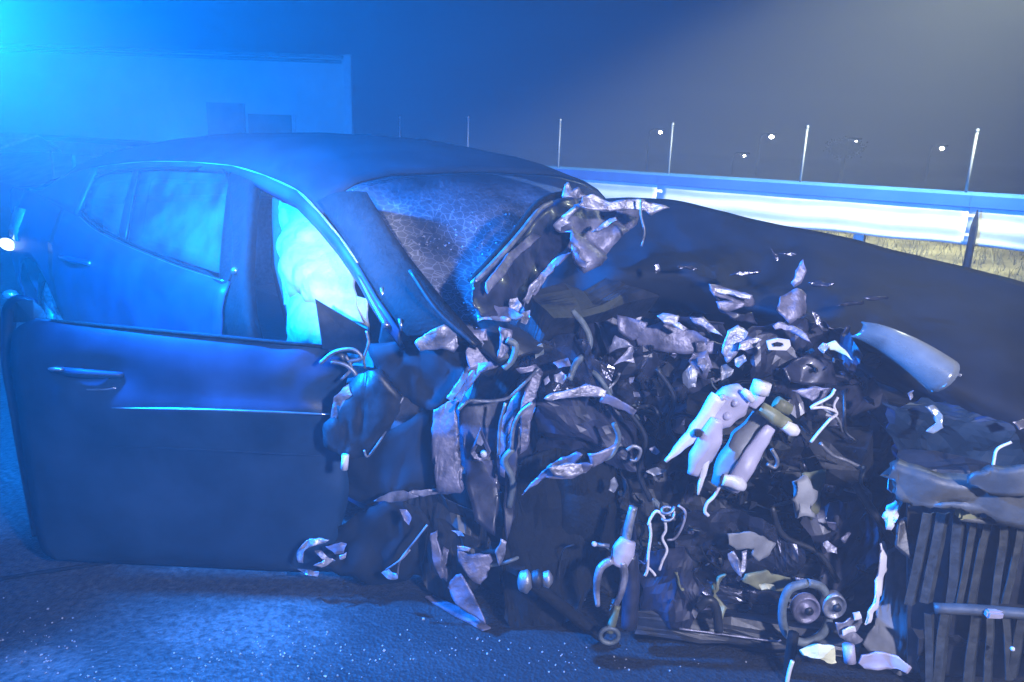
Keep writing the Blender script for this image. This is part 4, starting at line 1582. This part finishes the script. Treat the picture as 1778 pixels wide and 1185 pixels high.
    ('broken_bit', 'primer', .008, .003, [(960, 630), (985, 624), (990, 634), (968, 640)], 2.10),
    ('broken_bit', 'primer', .006, .003, [(895, 640), (930, 634), (940, 642), (905, 650)], 2.08),
    # radiator surround on the right
    ('radiator_edge', 'white', .008, .006, [(1526, 945), (1536, 940), (1538, 985), (1530, 1020), (1522, 1055), (1508, 1082), (1500, 1086), (1514, 1050), (1524, 1005)], 1.86),
    ('radiator_shroud', 'greyp', .012, .006, [(1540, 955), (1562, 948), (1580, 960), (1604, 955), (1596, 1010), (1586, 1060), (1584, 1110), (1592, 1168), (1560, 1172), (1520, 1150), (1500, 1120), (1520, 1080), (1534, 1030)], 1.88),
    ('shroud_foot', 'lilac', .018, .005, [(1498, 1140), (1520, 1136), (1560, 1146), (1584, 1164), (1576, 1174), (1540, 1166), (1504, 1162), (1494, 1152)], 1.82),
    ('crushed_corner', 'metal', .022, .004, [(1452, 1086), (1476, 1074), (1500, 1070), (1506, 1085), (1488, 1100), (1500, 1112), (1476, 1122), (1460, 1108)], 1.86),
    ('crushed_corner', 'white', .012, .004, [(1480, 1066), (1494, 1064), (1498, 1078), (1484, 1080)], 1.85),
    ('crushed_corner', 'white', .008, .003, [(1462, 1096), (1484, 1088), (1486, 1096), (1466, 1104)], 1.84),
    ('radiator_hanger', 'plastic', .008, .008, [(1560, 905), (1590, 892), (1612, 900), (1606, 945), (1580, 972), (1556, 950)], 1.84),
    ('radiator_cap', 'white', .006, .010, [(1540, 880), (1552, 870), (1560, 876), (1556, 905), (1548, 920), (1538, 918), (1536, 900)], 1.84),
    ('tank_rip', 'metal', .006, .003, [(1540, 850), (1544, 822), (1560, 800), (1564, 804), (1552, 828), (1548, 856)], 1.86),
    # far headlamp and shell at the right
    ('headlamp_lip', 'chrome', .002, .004, [(1602, 652), (1630, 642), (1664, 645), (1672, 650), (1666, 656), (1630, 650), (1606, 658)], 2.0),
    ('lamp_fragment', 'lens', .012, .004, [(1604, 708), (1620, 704), (1636, 720), (1638, 745), (1622, 752), (1608, 748), (1624, 735), (1616, 718)], 2.0),
    ('lamp_fragment', 'metal', .004, .003, [(1576, 684), (1586, 678), (1584, 690), (1578, 694)], 2.02),
    ('lamp_fragment', 'metal', .008, .003, [(1760, 735), (1778, 728), (1790, 740), (1770, 748)], 2.0),
]
for nm, mt, amp, th, pts, Y in SH:
    ys = Y if isinstance(Y, list) else [Y] * len(pts)
    rr_ = random.Random(int(pts[0][0] * 7 + pts[0][1]))
    tl = rr_.uniform(-.05, .05) if not isinstance(Y, list) else 0
    cxm = sum(p[0] for p in pts) / len(pts)
    cym = sum(p[1] for p in pts) / len(pts)
    span = max(10, max(p[0] for p in pts) - min(p[0] for p in pts), max(p[1] for p in pts) - min(p[1] for p in pts))
    tl2 = rr_.uniform(.1, .45) * span / 650.0     # lean back a little, each its own way
    tl1 = rr_.uniform(-.4, .4) * span / 650.0
    pp = [(x, y, yy - tl2 * (y - cym) / span + tl1 * (x - cxm) / span) for (x, y), yy in zip(pts, ys)]
    sheet(nm, pp, M_[mt], car, amp=amp * 1.2, thick=th, cuts=4 if span < 60 else 7, freq=15 if span < 60 else 8.5, ragged=.005, smooth=span > 40)

TU = [
    # hoses, wires and rods: name, material, radius, points, depth
    ('cowl_bar', 'alu', .009, [(820, 494), (862, 452), (905, 404), (935, 366), (957, 352)], [2.12, 2.2, 2.3, 2.4, 2.46]),
    ('cowl_seal', 'rubber', .012, [(818, 490), (860, 444), (900, 396), (940, 350), (985, 336)], [2.15, 2.23, 2.33, 2.44, 2.54]),
    ('wiper_arm', 'plastic', .007, [(712, 470), (760, 540), (826, 600)], [2.2, 2.12, 2.06]),
    ('bonnet_stay', 'alu', .004, [(1113, 346), (1113, 375), (1119, 402), (1114, 428)], 2.40),
    ('coolant_hose', 'hose', .0105, [(993, 541), (1012, 562), (1024, 590), (1018, 612), (1000, 632), (988, 660)], [2.22, 2.2, 2.18, 2.16, 2.13, 2.1]),
    ('coolant_hose', 'hose', .008, [(1018, 640), (1036, 652), (1052, 674), (1060, 690)], [2.16, 2.14, 2.12, 2.1]),
    ('brake_line', 'alu', .005, [(796, 712), (806, 702), (818, 696), (850, 697), (880, 692), (900, 676), (936, 640)], 2.07),
    ('brake_line', 'alu', .005, [(878, 700), (868, 740), (866, 790)], 2.06),
    ('wiring', 'alu', .006, [(925, 700), (905, 716), (892, 742), (888, 780)], 2.04),
    ('wiring', 'hose', .010, [(890, 780), (876, 800), (890, 835), (884, 880)], 2.05),
    ('wiring', 'hose', .008, [(1066, 735), (1074, 760), (1062, 790), (1040, 800)], 2.02),
    ('wiring', 'hose', .010, [(880, 590), (895, 600), (890, 625), (875, 640)], 2.06),
    ('wire', 'metal', .003, [(742, 912), (724, 935), (706, 958), (694, 975), (690, 998)], 2.03),
    ('wire', 'metal', .003, [(712, 955), (696, 972), (670, 990)], 2.03),
    ('torn_wire', 'white', .0045, [(1450, 676), (1440, 690), (1408, 708), (1430, 708), (1453, 717), (1440, 730), (1424, 748), (1408, 768)], 2.05),
    ('torn_wire', 'white', .004, [(1455, 690), (1448, 704), (1452, 716)], 2.05),
    ('torn_wire', 'white', .0045, [(1126, 912), (1130, 900), (1140, 888), (1152, 898), (1156, 920), (1150, 935), (1158, 955), (1150, 975), (1145, 990)], 1.98),
    ('torn_wire', 'white', .0045, [(1128, 908), (1130, 930), (1126, 960), (1124, 990), (1120, 1000)], 1.98),
    ('torn_wire', 'white', .004, [(1124, 985), (1132, 992), (1138, 1000)], 1.98),
    ('torn_wire', 'metal', .004, [(1158, 938), (1172, 935), (1184, 916), (1190, 890), (1178, 878)], 1.98),
    ('torn_wire', 'white', .005, [(1252, 840), (1240, 862), (1228, 874), (1224, 888), (1230, 896)], 1.94),
    ('torn_wire', 'metal', .003, [(1180, 1092), (1240, 1100), (1300, 1108), (1345, 1114), (1356, 1112)], 1.92),
    ('thin_stalk', 'white', .004, [(1723, 824), (1726, 800), (1732, 780), (1756, 768)], 1.9),
    ('wire', 'metal', .003, [(1742, 1090), (1750, 1106), (1758, 1122)], 1.75),
    ('loom', 'alu', .006, [(1340, 780), (1350, 800), (1345, 812), (1332, 806)], 2.04),
    ('loom', 'alu', .006, [(1424, 770), (1445, 790), (1470, 800), (1500, 815)], 2.02),
    ('loom', 'hose', .007, [(1500, 810), (1494, 840), (1510, 860), (1506, 884)], 2.0),
    ('loom', 'plastic', .012, [(1484, 840), (1510, 880), (1545, 930), (1570, 965)], 1.95),
    ('loom', 'alu', .005, [(1466, 850), (1490, 855), (1500, 848)], 2.0),
    ('loom', 'plastic', .009, [(1340, 880), (1360, 930), (1420, 960), (1455, 1010)], 2.05),
    ('loom', 'plastic', .009, [(1080, 700), (1120, 760), (1110, 820), (1130, 870)], 2.1),
    ('loom', 'plastic', .008, [(1140, 640), (1170, 690), (1160, 740), (1180, 780)], 2.14),
    ('loom', 'alu', .006, [(1088, 782), (1100, 775), (1112, 782), (1106, 798), (1094, 800)], 2.06),
    ('drive_belt', 'hose', .013, [(1402, 1012), (1370, 1024), (1358, 1062), (1366, 1100), (1398, 1116), (1430, 1098), (1440, 1060), (1428, 1022), (1402, 1012)], 1.9),
    ('bracket_leg', 'plastic', .014, [(1212, 1056), (1232, 1042), (1244, 1060), (1248, 1096)], 1.92),
    ('hose_tail', 'rubber', .016, [(1378, 1100), (1372, 1140), (1366, 1200)], 1.84),
    ('white_tail', 'white', .006, [(1376, 1148), (1370, 1168), (1364, 1200)], 1.80),
    ('crush_tube', 'rubber', .020, [(920, 1010), (960, 1040), (1010, 1080), (1045, 1104)], 1.95),
]
for nm, mt, r, pts, Y in TU:
    ys = Y if isinstance(Y, list) else [Y] * len(pts)
    tube(nm, [P(x, y, yy) for (x, y), yy in zip(pts, ys)], r, M_[mt], car)

# --- broken washer bottle, the brightest piece in the middle
wb = bpy.data.objects.new('washer_bottle', None)
COL.objects.link(wb)
wb.parent = car
wbp = P(1260, 740, 1.98)
wb.location = wbp - car.location


def blob(name, path, rad, mt, parent, flat=1.0, amp=.006, seg=14):
    """swollen moulded piece following a path, flattened towards the viewer"""
    bm = bmesh.new()
    pts = crom([P(*p) for p in path], 6)
    n = len(pts)
    rs = [interp(i / (n - 1) * (len(rad) - 1), list(range(len(rad))), rad) for i in range(n)]
    add_tube(bm, pts, rs, seg)
    if flat != 1.0:
        c = sum((v.co for v in bm.verts), Vector()) / len(bm.verts)
        for v in bm.verts:
            v.co.y = c.y + (v.co.y - c.y) * flat
    crumple(bm, amp, 14)
    return link(name, bm, mt, parent, smooth=True)


blob('bottle_body', [(1292, 682, 1.99), (1272, 696, 1.98), (1246, 722, 1.97), (1222, 748, 1.97)], [.030, .050, .046, .022], MT['lilac'], wb, .7, .010)
blob('bottle_arm', [(1248, 690, 1.95), (1222, 728, 1.95), (1196, 762, 1.95), (1156, 801, 1.95)], [.022, .020, .016, .003], MT['white'], wb, .6, .008)
blob('bottle_spout', [(1246, 728, 1.935), (1232, 764, 1.93), (1218, 796, 1.93), (1204, 824, 1.93)], [.020, .028, .034, .016], MT['lilac'], wb, .6, .008)
blob('bottle_fin', [(1228, 790, 1.92), (1220, 825, 1.92), (1212, 860, 1.92)], [.010, .008, .003], MT['white'], wb, .6, .003)
blob('reservoir_tube', [(1326, 728, 2.02), (1300, 768, 2.0), (1274, 812, 1.98), (1256, 846, 1.97)], [.040, .050, .050, .034], MT['greyp'], wb, .8, .010)
blob('reservoir_front', [(1334, 742, 1.965), (1310, 782, 1.945), (1290, 818, 1.93), (1270, 850, 1.93)], [.014, .022, .026, .020], MT['lilac'], wb, .6, .008)
blob('reservoir_foot', [(1256, 834, 1.91), (1274, 838, 1.91), (1292, 846, 1.91)], [.016, .020, .012], MT['white'], wb, .8, .010)
blob('filler_neck', [(1306, 706, 1.97), (1314, 690, 1.97), (1320, 676, 1.97)], [.018, .022, .022], MT['lilac'], wb, 1, .002)
blob('filler_cap', [(1318, 682, 1.965), (1324, 664, 1.965)], [.027, .026], MT['white'], wb, 1, .001)
blob('clamp_band', [(1290, 678, 1.94), (1299, 686, 1.935), (1306, 696, 1.94)], [.008, .011, .008], MT['white'], wb, 1, .001)
blob('connector', [(1320, 708, 1.95), (1344, 724, 1.94), (1366, 738, 1.94)], [.016, .020, .016], MT['olive'], wb, .9, .006)
blob('connector_plug', [(1362, 738, 1.93), (1376, 748, 1.93), (1384, 752, 1.93)], [.014, .018, .010], MT['white'], wb, .9, .004)
blob('connector_block', [(1348, 700, 2.0), (1372, 712, 2.0)], [.020, .018], MT['olive'], wb, .9, .006)
bm = bmesh.new()
add_box(bm, P(1212, 752, 1.925), .022, .02, .02, bevel=.004)
link('bottle_slot', bm, MT['plastic'], wb)
for (px, py, r) in ((1254, 690, .010), (1276, 700, .012), (1262, 722, .014)):
    bm = bmesh.new()
    c = P(px, py, 1.945)
    add_tube(bm, [c, c + V3(0, -.012, .003)], [r, r * .8], 14)
    link('boss', bm, MT['lilac'], wb, smooth=True)
# open frame with a hole
bm = bmesh.new()
o1 = [P(*q, 2.10) for q in ((1330, 592), (1350, 587), (1370, 590), (1372, 600), (1364, 608), (1334, 607))]
i1 = [P(*q, 2.10) for q in ((1338, 596), (1348, 593), (1358, 595), (1360, 599), (1355, 602), (1340, 602))]
va, vb = [bm.verts.new(p) for p in o1], [bm.verts.new(p) for p in i1]
for k in range(6):
    bm.faces.new((va[k], va[(k + 1) % 6], vb[(k + 1) % 6], vb[k]))
link('latch_frame', thicken(bm, .006), MT['white'], car)

# --- drop shaped hole in the hinge post: dark well with a bright bolt in it
bm = bmesh.new()
outer = [(835, 742), (846, 768), (853, 784), (848, 796), (836, 800), (822, 796), (816, 786), (824, 768)]
va = [bm.verts.new(P(x, y, 2.078)) for x, y in outer]
vb = [bm.verts.new(P(835 + (x - 835) * .62, 776 + (y - 776) * .62, 2.085)) for x, y in outer]
for k in range(8):
    bm.faces.new((va[k], va[(k + 1) % 8], vb[(k + 1) % 8], vb[k]))
kp = link('key_slot_rim', thicken(bm, .006), MT['primer'], car)
sheet('slot_well', [(835, 752, 2.088), (848, 784, 2.088), (838, 796, 2.088), (822, 790, 2.088)], MT['rubber'], kp, amp=.002, ragged=0)
bm = bmesh.new()
c = P(840, 788, 2.07)
add_tube(bm, [c, c + V3(0, -.012, .002)], [.011, .009], 12)
link('bolt', bm, MT['white'], kp, smooth=True)
sheet('slot_tongue', [(832, 750, 2.066), (840, 768, 2.066), (836, 774, 2.066), (827, 770, 2.066)], MT['metal'], kp, amp=.002, ragged=0)

# --- steering knuckle boots by the tyre
for (px, py, r, mt) in ((912, 1010, .030, 'alu'), (932, 1006, .025, 'dark'), (950, 1006, .022, 'alu')):
    c = P(px, py, 1.90)
    bm = bmesh.new()
    bmesh.ops.create_uvsphere(bm, u_segments=16, v_segments=10, radius=r)
    bmesh.ops.scale(bm, vec=(.8, 1, 1.15), verts=bm.verts)
    for v in bm.verts:
        v.co *= 1 + .06 * math.sin(v.co.x / r * 9)
    bmesh.ops.translate(bm, verts=bm.verts, vec=c)
    link('ball_joint', bm, MT[mt], car, smooth=True)

# --- suspension fork
fk = bpy.data.objects.new('suspension_fork', None)
COL.objects.link(fk)
fk.parent = car
fkp = P(1075, 960, 1.92)
fk.location = fkp - car.location
tube('damper_rod', [P(1100, 880, 1.96), P(1092, 912, 1.95), P(1086, 945, 1.94)], [.013, .014, .014], MT['alu'], fk, 12)
blob('fork_yoke', [(1090, 938, 1.93), (1082, 958, 1.925), (1074, 980, 1.92)], [.022, .032, .026], MT['lilac'], fk, .8, .004)
tube('fork_tine', [P(1062, 972, 1.91), P(1042, 988, 1.905), (P(1036, 1020, 1.90)), P(1038, 1052, 1.90)], [.013, .012, .010, .007], MT['metal'], fk, 10)
tube('fork_tine', [P(1080, 975, 1.91), P(1084, 1000, 1.905), P(1078, 1030, 1.90), P(1068, 1054, 1.90)], [.013, .012, .010, .008], MT['metal'], fk, 10)
tube('fork_stem', [P(1094, 960, 1.96), P(1096, 1020, 1.95), P(1092, 1090, 1.93)], [.024, .026, .024], MT['paint_rough'], fk, 12)
tube('fork_foot', [P(1072, 1052, 1.895), P(1064, 1080, 1.89), P(1058, 1098, 1.885)], [.010, .012, .012], MT['olive'], fk, 10)
bm = bmesh.new()
pts = [P(1058 + 16 * math.cos(a), 1104 + 13 * math.sin(a), 1.88) for a in [k * math.pi / 8 for k in range(17)]]
add_tube(bm, pts, .007, 8, cap=False)
link('bush_ring', bm, MT['hose'], fk, smooth=True)
bm = bmesh.new()
c = P(1032, 945, 1.92)
bmesh.ops.create_icosphere(bm, subdivisions=2, radius=.008)
bmesh.ops.translate(bm, verts=bm.verts, vec=c)
link('bolt', bm, MT['white'], fk, smooth=True)
tube('link_rod', [P(1034, 946, 1.925), P(1058, 948, 1.925)], .006, MT['alu'], fk)
# coil of a broken spring near the wires
pts = [P(1160 + 11 * math.cos(a), 880 + 2.0 * a + 9 * math.sin(a), 1.98 - .01 * math.sin(a)) for a in [k * .5 for k in range(38)]]
bm = bmesh.new()
add_tube(bm, pts[:26], .0045, 6)
link('spring', bm, MT['alu'], car, smooth=True)

# --- pulley discs
for (px, py, Y, rx, rz, mt, nm) in ((1398, 1056, 1.90, .040, .044, 'primer', 'pulley'), (1446, 1050, 1.89, .034, .040, 'alu', 'pulley')):
    c = P(px, py, Y)
    bm = bmesh.new()
    prof = [(0.0, -.012), (.35, -.014), (.4, -.008), (.8, -.008), (.86, -.016), (1.0, -.014), (1.0, .012)]
    rows = [[c + V3(r * rx * math.cos(a), d, r * rz * math.sin(a)) for a in [2 * math.pi * k / 24 for k in range(24)]] for r, d in prof]
    pu = link(nm, grid(rows, close=True), MT[mt], car, smooth=True)
    bm = bmesh.new()
    add_tube(bm, [c + V3(.006, -.02, 0), c + V3(.006, -.008, 0)], .012, 10)
    link('hub', bm, MT['plastic'], pu, smooth=True)

# --- radiator pack
rad = bpy.data.objects.new('radiator', None)
COL.objects.link(rad)
rad.parent = car
rad.location = P(1690, 1000, 1.75) - car.location


def RP(px, py):
    return P(px, py, 1.83 - (px - 1560) * .00045 - (py - 850) * .00012)


def rsheet(name, pts, mt, amp, th, fwd=.05):
    return sheet(name, [(x, y, RP(x, y).y - fwd) for x, y in pts], mt, rad, amp=amp, thick=th, cuts=5, freq=7, smooth=True, ragged=.006)


rsheet('top_tank', [(1546, 806), (1562, 800), (1620, 816), (1700, 822), (1790, 838), (1860, 850), (1860, 910), (1790, 906), (1700, 886), (1640, 884), (1600, 872), (1560, 866), (1546, 850)], MT['tank'], .02, .05)
rsheet('tank_shell', [(1680, 826), (1716, 808), (1778, 806), (1860, 815), (1860, 856), (1760, 850), (1700, 846)], MT['tank'], .014, .03, .09)
tube('tank_rib', [RP(1640, 878) - V3(0, .07, 0), RP(1720, 886) - V3(0, .07, 0), RP(1860, 900) - V3(0, .07, 0)], .008, MT['tank'], rad)
for (px, py, sx, sz) in ((1655, 866, .05, .045), (1736, 862, .045, .022)):
    bm = bmesh.new()
    add_box(bm, RP(px, py) - V3(0, .065, 0), sx, .03, sz, bevel=.006)
    link('tank_clip', bm, MT['lilac'] if px > 1700 else MT['olive'], rad)
rnd = random.Random(21)
for row in range(2):
    y0, y1 = ((890, 1046) if row == 0 else (1062, 1180))
    for k in range(12):
        x0 = 1612 + k * 27
        lean = -26 + rnd.uniform(-12, 12) if row == 0 else -6 + rnd.uniform(-12, 12)
        if (row, k) in ((0, 7), (1, 2), (1, 8)):
            continue
        a, b = RP(x0 + rnd.uniform(-2, 2), y0), RP(x0 + lean, y1 + rnd.uniform(-10, 8))
        wv = V3(.0175 + rnd.uniform(-.003, .002), rnd.uniform(.002, .010), 0)
        m_ = [a.lerp(b, t) + V3(0, rnd.uniform(-.004, .004), 0) + V3(.002 * math.sin(k * 2.3 + t * 2.6), 0, 0) for t in (0, .33, .66, 1)]
        rows = [[p - wv, p - V3(0, .010, 0), p + wv] for p in m_]
        link('slat', thicken(grid(rows), .004), MT['fin'], rad)
tube('cross_bar', [RP(1612, 1045) - V3(0, .03, 0), RP(1690, 1048) - V3(0, .03, 0), RP(1860, 1062) - V3(0, .03, 0)], .015, MT['tank'], rad)
bm = bmesh.new()
add_box(bm, RP(1708, 1048) - V3(0, .045, 0), .045, .02, .022, bevel=.005)
link('bar_clip', bm, MT['lilac'], rad)
rows = [[RP(1590 + 270 * u, 880 + 20 * u + 300 * v) + V3(0, .05, 0) for u in (0, .33, .66, 1)] for v in (0, .33, .66, 1)]
link('core', thicken(grid(rows), .02), MT['plastic'], rad)
bm = bmesh.new()
bmesh.ops.create_icosphere(bm, subdivisions=2, radius=.006)
bmesh.ops.translate(bm, verts=bm.verts, vec=P(1758, 1127, 1.64))
link('wire_end', bm, MT['white'], rad, smooth=True)

# --- headlamp housing on the far side: a curved shell with a bright lip
rows = []
for i in range(17):
    u = i / 16
    cxp = 1485 + 150 * u
    cyp = 572 + 82 * u ** 1.5
    hw = 14 + 24 * math.sin(min(1, u * 1.1) * math.pi / 2)
    c = P(cxp, cyp, 2.14 - .12 * u)
    row = []
    for k in range(11):
        a = math.pi * (k / 10) - .2
        row.append(c + V3(math.cos(a) * .030, -math.sin(a) * .05, math.cos(a) * .042) * (.55 + .55 * u))
    rows.append(row)
link('headlamp_shell', thicken(grid(rows), .005), MT['lens_shell'], car, smooth=True)

# --- a scatter of small torn bits through the engine bay, each one free
rnd = random.Random(77)
for i in range(150):
    px = rnd.uniform(1060, 1540)
    py = rnd.gauss(800, 150)
    if py < 590 or py > 1080:
        continue
    Y = interp(py, [590, 800, 1080], [2.26, 2.16, 2.0]) + rnd.uniform(-.03, .12)
    sz = rnd.uniform(8, 30)
    k = rnd.randint(4, 7)
    a0 = rnd.uniform(0, 6.28)
    el = rnd.uniform(.25, .8)
    ang = rnd.uniform(0, 3.14)
    pts = []
    for j in range(k):
        a = a0 + 2 * math.pi * j / k
        r = sz * rnd.uniform(.55, 1.0)
        x, y = math.cos(a) * r, math.sin(a) * r * el
        pts.append((px + x * math.cos(ang) - y * math.sin(ang), py + x * math.sin(ang) + y * math.cos(ang), Y + rnd.uniform(-.03, .03)))
    mt = rnd.choice(['dark', 'dark', 'dark', 'plastic', 'plastic', 'plastic', 'paint_rough', 'paint_rough', 'fin'])
    sheet('torn_bit', pts, MT[mt], car, amp=.008, cuts=1, thick=.004, freq=20)
for i in range(46):
    px, py = rnd.uniform(880, 1560), rnd.uniform(620, 1040)
    Y = interp(py, [590, 800, 1080], [2.26, 2.14, 1.98]) + rnd.uniform(0, .08)
    a = rnd.uniform(0, 6.28)
    pts = []
    for j in range(4):
        pts.append(P(px, py, Y + rnd.uniform(-.03, .03)))
        a += rnd.uniform(-.9, .9)
        px += math.cos(a) * rnd.uniform(14, 40)
        py += math.sin(a) * rnd.uniform(14, 40)
    tube('loom', pts, rnd.uniform(.002, .006), MT[rnd.choice(['rubber', 'plastic', 'plastic', 'dark', 'hose', 'alu'])], car, 6, 4)

for i in range(70):
    px, py = rnd.uniform(1050, 1530), rnd.uniform(600, 1060)
    if 1150 < px < 1400 and 650 < py < 880:
        continue
    Y = interp(py, [590, 800, 1080], [2.22, 2.10, 1.96]) + rnd.uniform(-.02, .05)
    sz = rnd.uniform(4, 15)
    a0, ang, el = rnd.uniform(0, 6.28), rnd.uniform(0, 3.14), rnd.uniform(.2, .7)
    pts = []
    for j in range(5):
        a = a0 + 2 * math.pi * j / 5
        rr_ = sz * rnd.uniform(.5, 1.0)
        x, y = math.cos(a) * rr_, math.sin(a) * rr_ * el
        pts.append((px + x * math.cos(ang) - y * math.sin(ang), py + x * math.sin(ang) + y * math.cos(ang), Y + rnd.uniform(-.02, .02)))
    sheet('torn_bit', pts, MT[rnd.choice(['crease', 'primer', 'alu', 'fin', 'hose', 'crease'])], car, amp=.008, cuts=1, thick=.003, freq=24)

# ------------------------------------------------------------------ debris on the road
t = thing('broken_pipe', 'pale bent pipe lying on the road under the crushed engine', 'pipe', G(1170, 1090))
tube('pipe', [G(1098, 1086) + V3(0, 0, .02), G(1140, 1078) + V3(0, 0, .022), G(1190, 1092) + V3(0, 0, .02), G(1245, 1108) + V3(0, 0, .016)], [.020, .022, .016, .009], MT['lilac'], t, 10)
tube('branch', [G(1150, 1080) + V3(0, 0, .035), G(1210, 1074) + V3(0, 0, .03), G(1262, 1078) + V3(0, 0, .016)], [.010, .014, .008], MT['primer'], t, 8)
o = sheet('cream_shard', [(1388, 1128, 1.72), (1420, 1118, 1.72), (1448, 1120, 1.72), (1450, 1150, 1.71), (1420, 1146, 1.70), (1394, 1138, 1.71)], MT['cream'], None, amp=.006, thick=.012)
tag(o, 'cream coloured plastic shard at the foot of the radiator', 'shard')
bm = bmesh.new()
add_tube(bm, [P(1473, 1120, 1.76), P(1476, 1150, 1.75)], .016, 12)
tag(link('white_plug', bm, MT['lilac'], None, smooth=True), 'short white plastic plug beside the cream shard', 'plug')
t = tag(sheet('ground_strip', [(738, 1036, 1), (752, 1032, 1), (800, 1056, 1), (852, 1090, 1), (838, 1092, 1), (790, 1066, 1)], MT['primer'], None, amp=0, thick=0, ragged=0), 'flat metal strip lying on the road below the hinge post', 'strip')
bm = bmesh.new()
f = bm.faces.new([bm.verts.new(G(x, y, .012)) for x, y in ((738, 1036), (752, 1032), (800, 1054), (852, 1088), (838, 1092), (790, 1068))])
bmesh.ops.triangulate(bm, faces=[f])
bmesh.ops.subdivide_edges(bm, edges=bm.edges[:], cuts=3, use_grid_fill=True)
crumple(bm, .006, 12)
thicken(bm, .005)
bm.to_mesh(t.data)
bm.free()
bm = bmesh.new()
add_tube(bm, crom([G(-60, 1016, .008), G(60, 996, .008), G(160, 981, .008), G(250, 966, .008), G(340, 950, .008)], 6), .007, 8)
tag(link('black_cable', bm, MT['rubber'], None, smooth=True), 'thin black cable lying on the road left of the open door', 'cable')
# glass crumbs and absorbent grains spilled on the road
rnd = random.Random(31)
items = []
SP = [(440, 1130, 190, 60, 120), (60, 1120, 130, 70, 120), (700, 1120, 200, 45, 80), (960, 1150, 260, 30, 80), (300, 1175, 300, 50, 50)]
for cx_, cy_, sx, sy, nn in SP:
    for i in range(nn):
        px, py = rnd.gauss(cx_, sx * .5), rnd.gauss(cy_, sy * .5)
        if py < 1005 or py > 1230:
            continue
        g_ = G(px, py)
        if noise.noise(g_ * 9) + rnd.uniform(-.5, .5) < -.1:
            continue
        r = rnd.uniform(.0008, .0024) * (1.8 if rnd.random() < .05 else 1)
        items.append((g_ + V3(0, 0, r * .7), r, Matrix.Rotation(rnd.uniform(0, 3), 3, Vector((rnd.random(), rnd.random(), 1)))))
o = crumbs('glass_grit', items, MT['powder'])
o['label'] = 'pale crumbs of glass and grit scattered on the road'
o['category'] = 'debris'



# ------------------------------------------------------------------ lamp stands

def tripod(name, label, cat, head, yaw, glow, dome, spread=.45):
    base = Vector((head.x, head.y, 0))
    t = thing(name, label, cat, base)
    for k in range(3):
        a = yaw + k * 2 * math.pi / 3
        tube('leg', [base + Vector((math.cos(a) * spread, math.sin(a) * spread, .015)), base + Vector((0, 0, .75))], .014, MT['railpost'], t)
    tube('pole', [base + Vector((0, 0, .6)), head - Vector((0, 0, .16))], .018, MT['railpost'], t)
    if dome:
        bm = bmesh.new()
        bmesh.ops.create_cone(bm, cap_ends=True, segments=24, radius1=.09, radius2=.08, depth=.06)
        bmesh.ops.translate(bm, verts=bm.verts, vec=head - Vector((0, 0, .13)))
        link('lamp_base', bm, MT['plastic'], t)
    else:
        bm = bmesh.new()
        add_box(bm, head - Vector((0, 0, .155)), .26, .10, .03, bevel=.006)
        link('bracket', bm, MT['plastic'], t)
    return t


STAND = Vector((-2.65, 2.1, BEACON.z))
bt = tripod('blue_lamp', 'blue emergency beacon on a tripod left of the wrecked car', 'beacon', STAND, math.pi, None, False, .4)
tube('boom', [STAND - Vector((0, 0, .15)), BEACON + Vector((-.5, 0, -.15)), BEACON + Vector((-.1, 0, -.16))], .012, MT['railpost'], bt)
bm = bmesh.new()
bmesh.ops.create_cone(bm, cap_ends=True, segments=24, radius1=.07, radius2=.06, depth=.05)
bmesh.ops.translate(bm, verts=bm.verts, vec=BEACON - Vector((0, 0, .13)))
link('lamp_base', bm, MT['plastic'], bt)
lamp('blue_light', 'POINT', BEACON, BEACON_W, BEACON_COL, .05, parent=bt)
wt = tripod('scene_light', 'mast with a white scene light by the guardrail', 'floodlight', WORK, .9, None, False)
lamp('scene_lamp', 'SPOT', WORK, WORK_W, WORK_COL, .08, aim=(2.5, 7.2, 0.7), spot=R_(72), blend=.5, parent=wt)
lamp('scene_lamp_spill', 'POINT', WORK, WORK_W * .055, WORK_COL, .08, parent=wt)
ht = tripod('flood_lamp', 'white flood lamp on a tripod right of the photographer', 'floodlight', HEAD, .2, None, False)
lamp('flood_light', 'SPOT', HEAD, HEAD_W, HEAD_COL, .10, aim=(.42, 1.95, .16), spot=R_(57), blend=.6, parent=ht)

WALL_FILL = Vector((-7.0, 15.5, 1.02))  # lamp added out of sight to brighten the building wall
wall_fill = tripod('blue_lamp', 'added blue lamp, hidden by the car, that brightens the pale building', 'beacon', WALL_FILL, 1.1, None, True)
lamp('blue_light', 'SPOT', WALL_FILL, 1900.0, BEACON_COL, .05, aim=(-9.5, 24, 3.2), spot=R_(100), blend=.8, parent=wall_fill)

AIRBAG_FILL = Vector((-0.30, -0.9, 1.85))  # unseen lamp added to whiten the airbag
tt = tripod('airbag_fill', 'added unseen white lamp that brightens the airbag in the open doorway', 'fill_lamp', AIRBAG_FILL, .5, None, False)
lamp('airbag_fill_light', 'SPOT', AIRBAG_FILL, 1900.0, (1.0, .95, .90), .02, aim=(-.60, 2.60, 1.05), spot=R_(10), blend=.9, parent=tt)
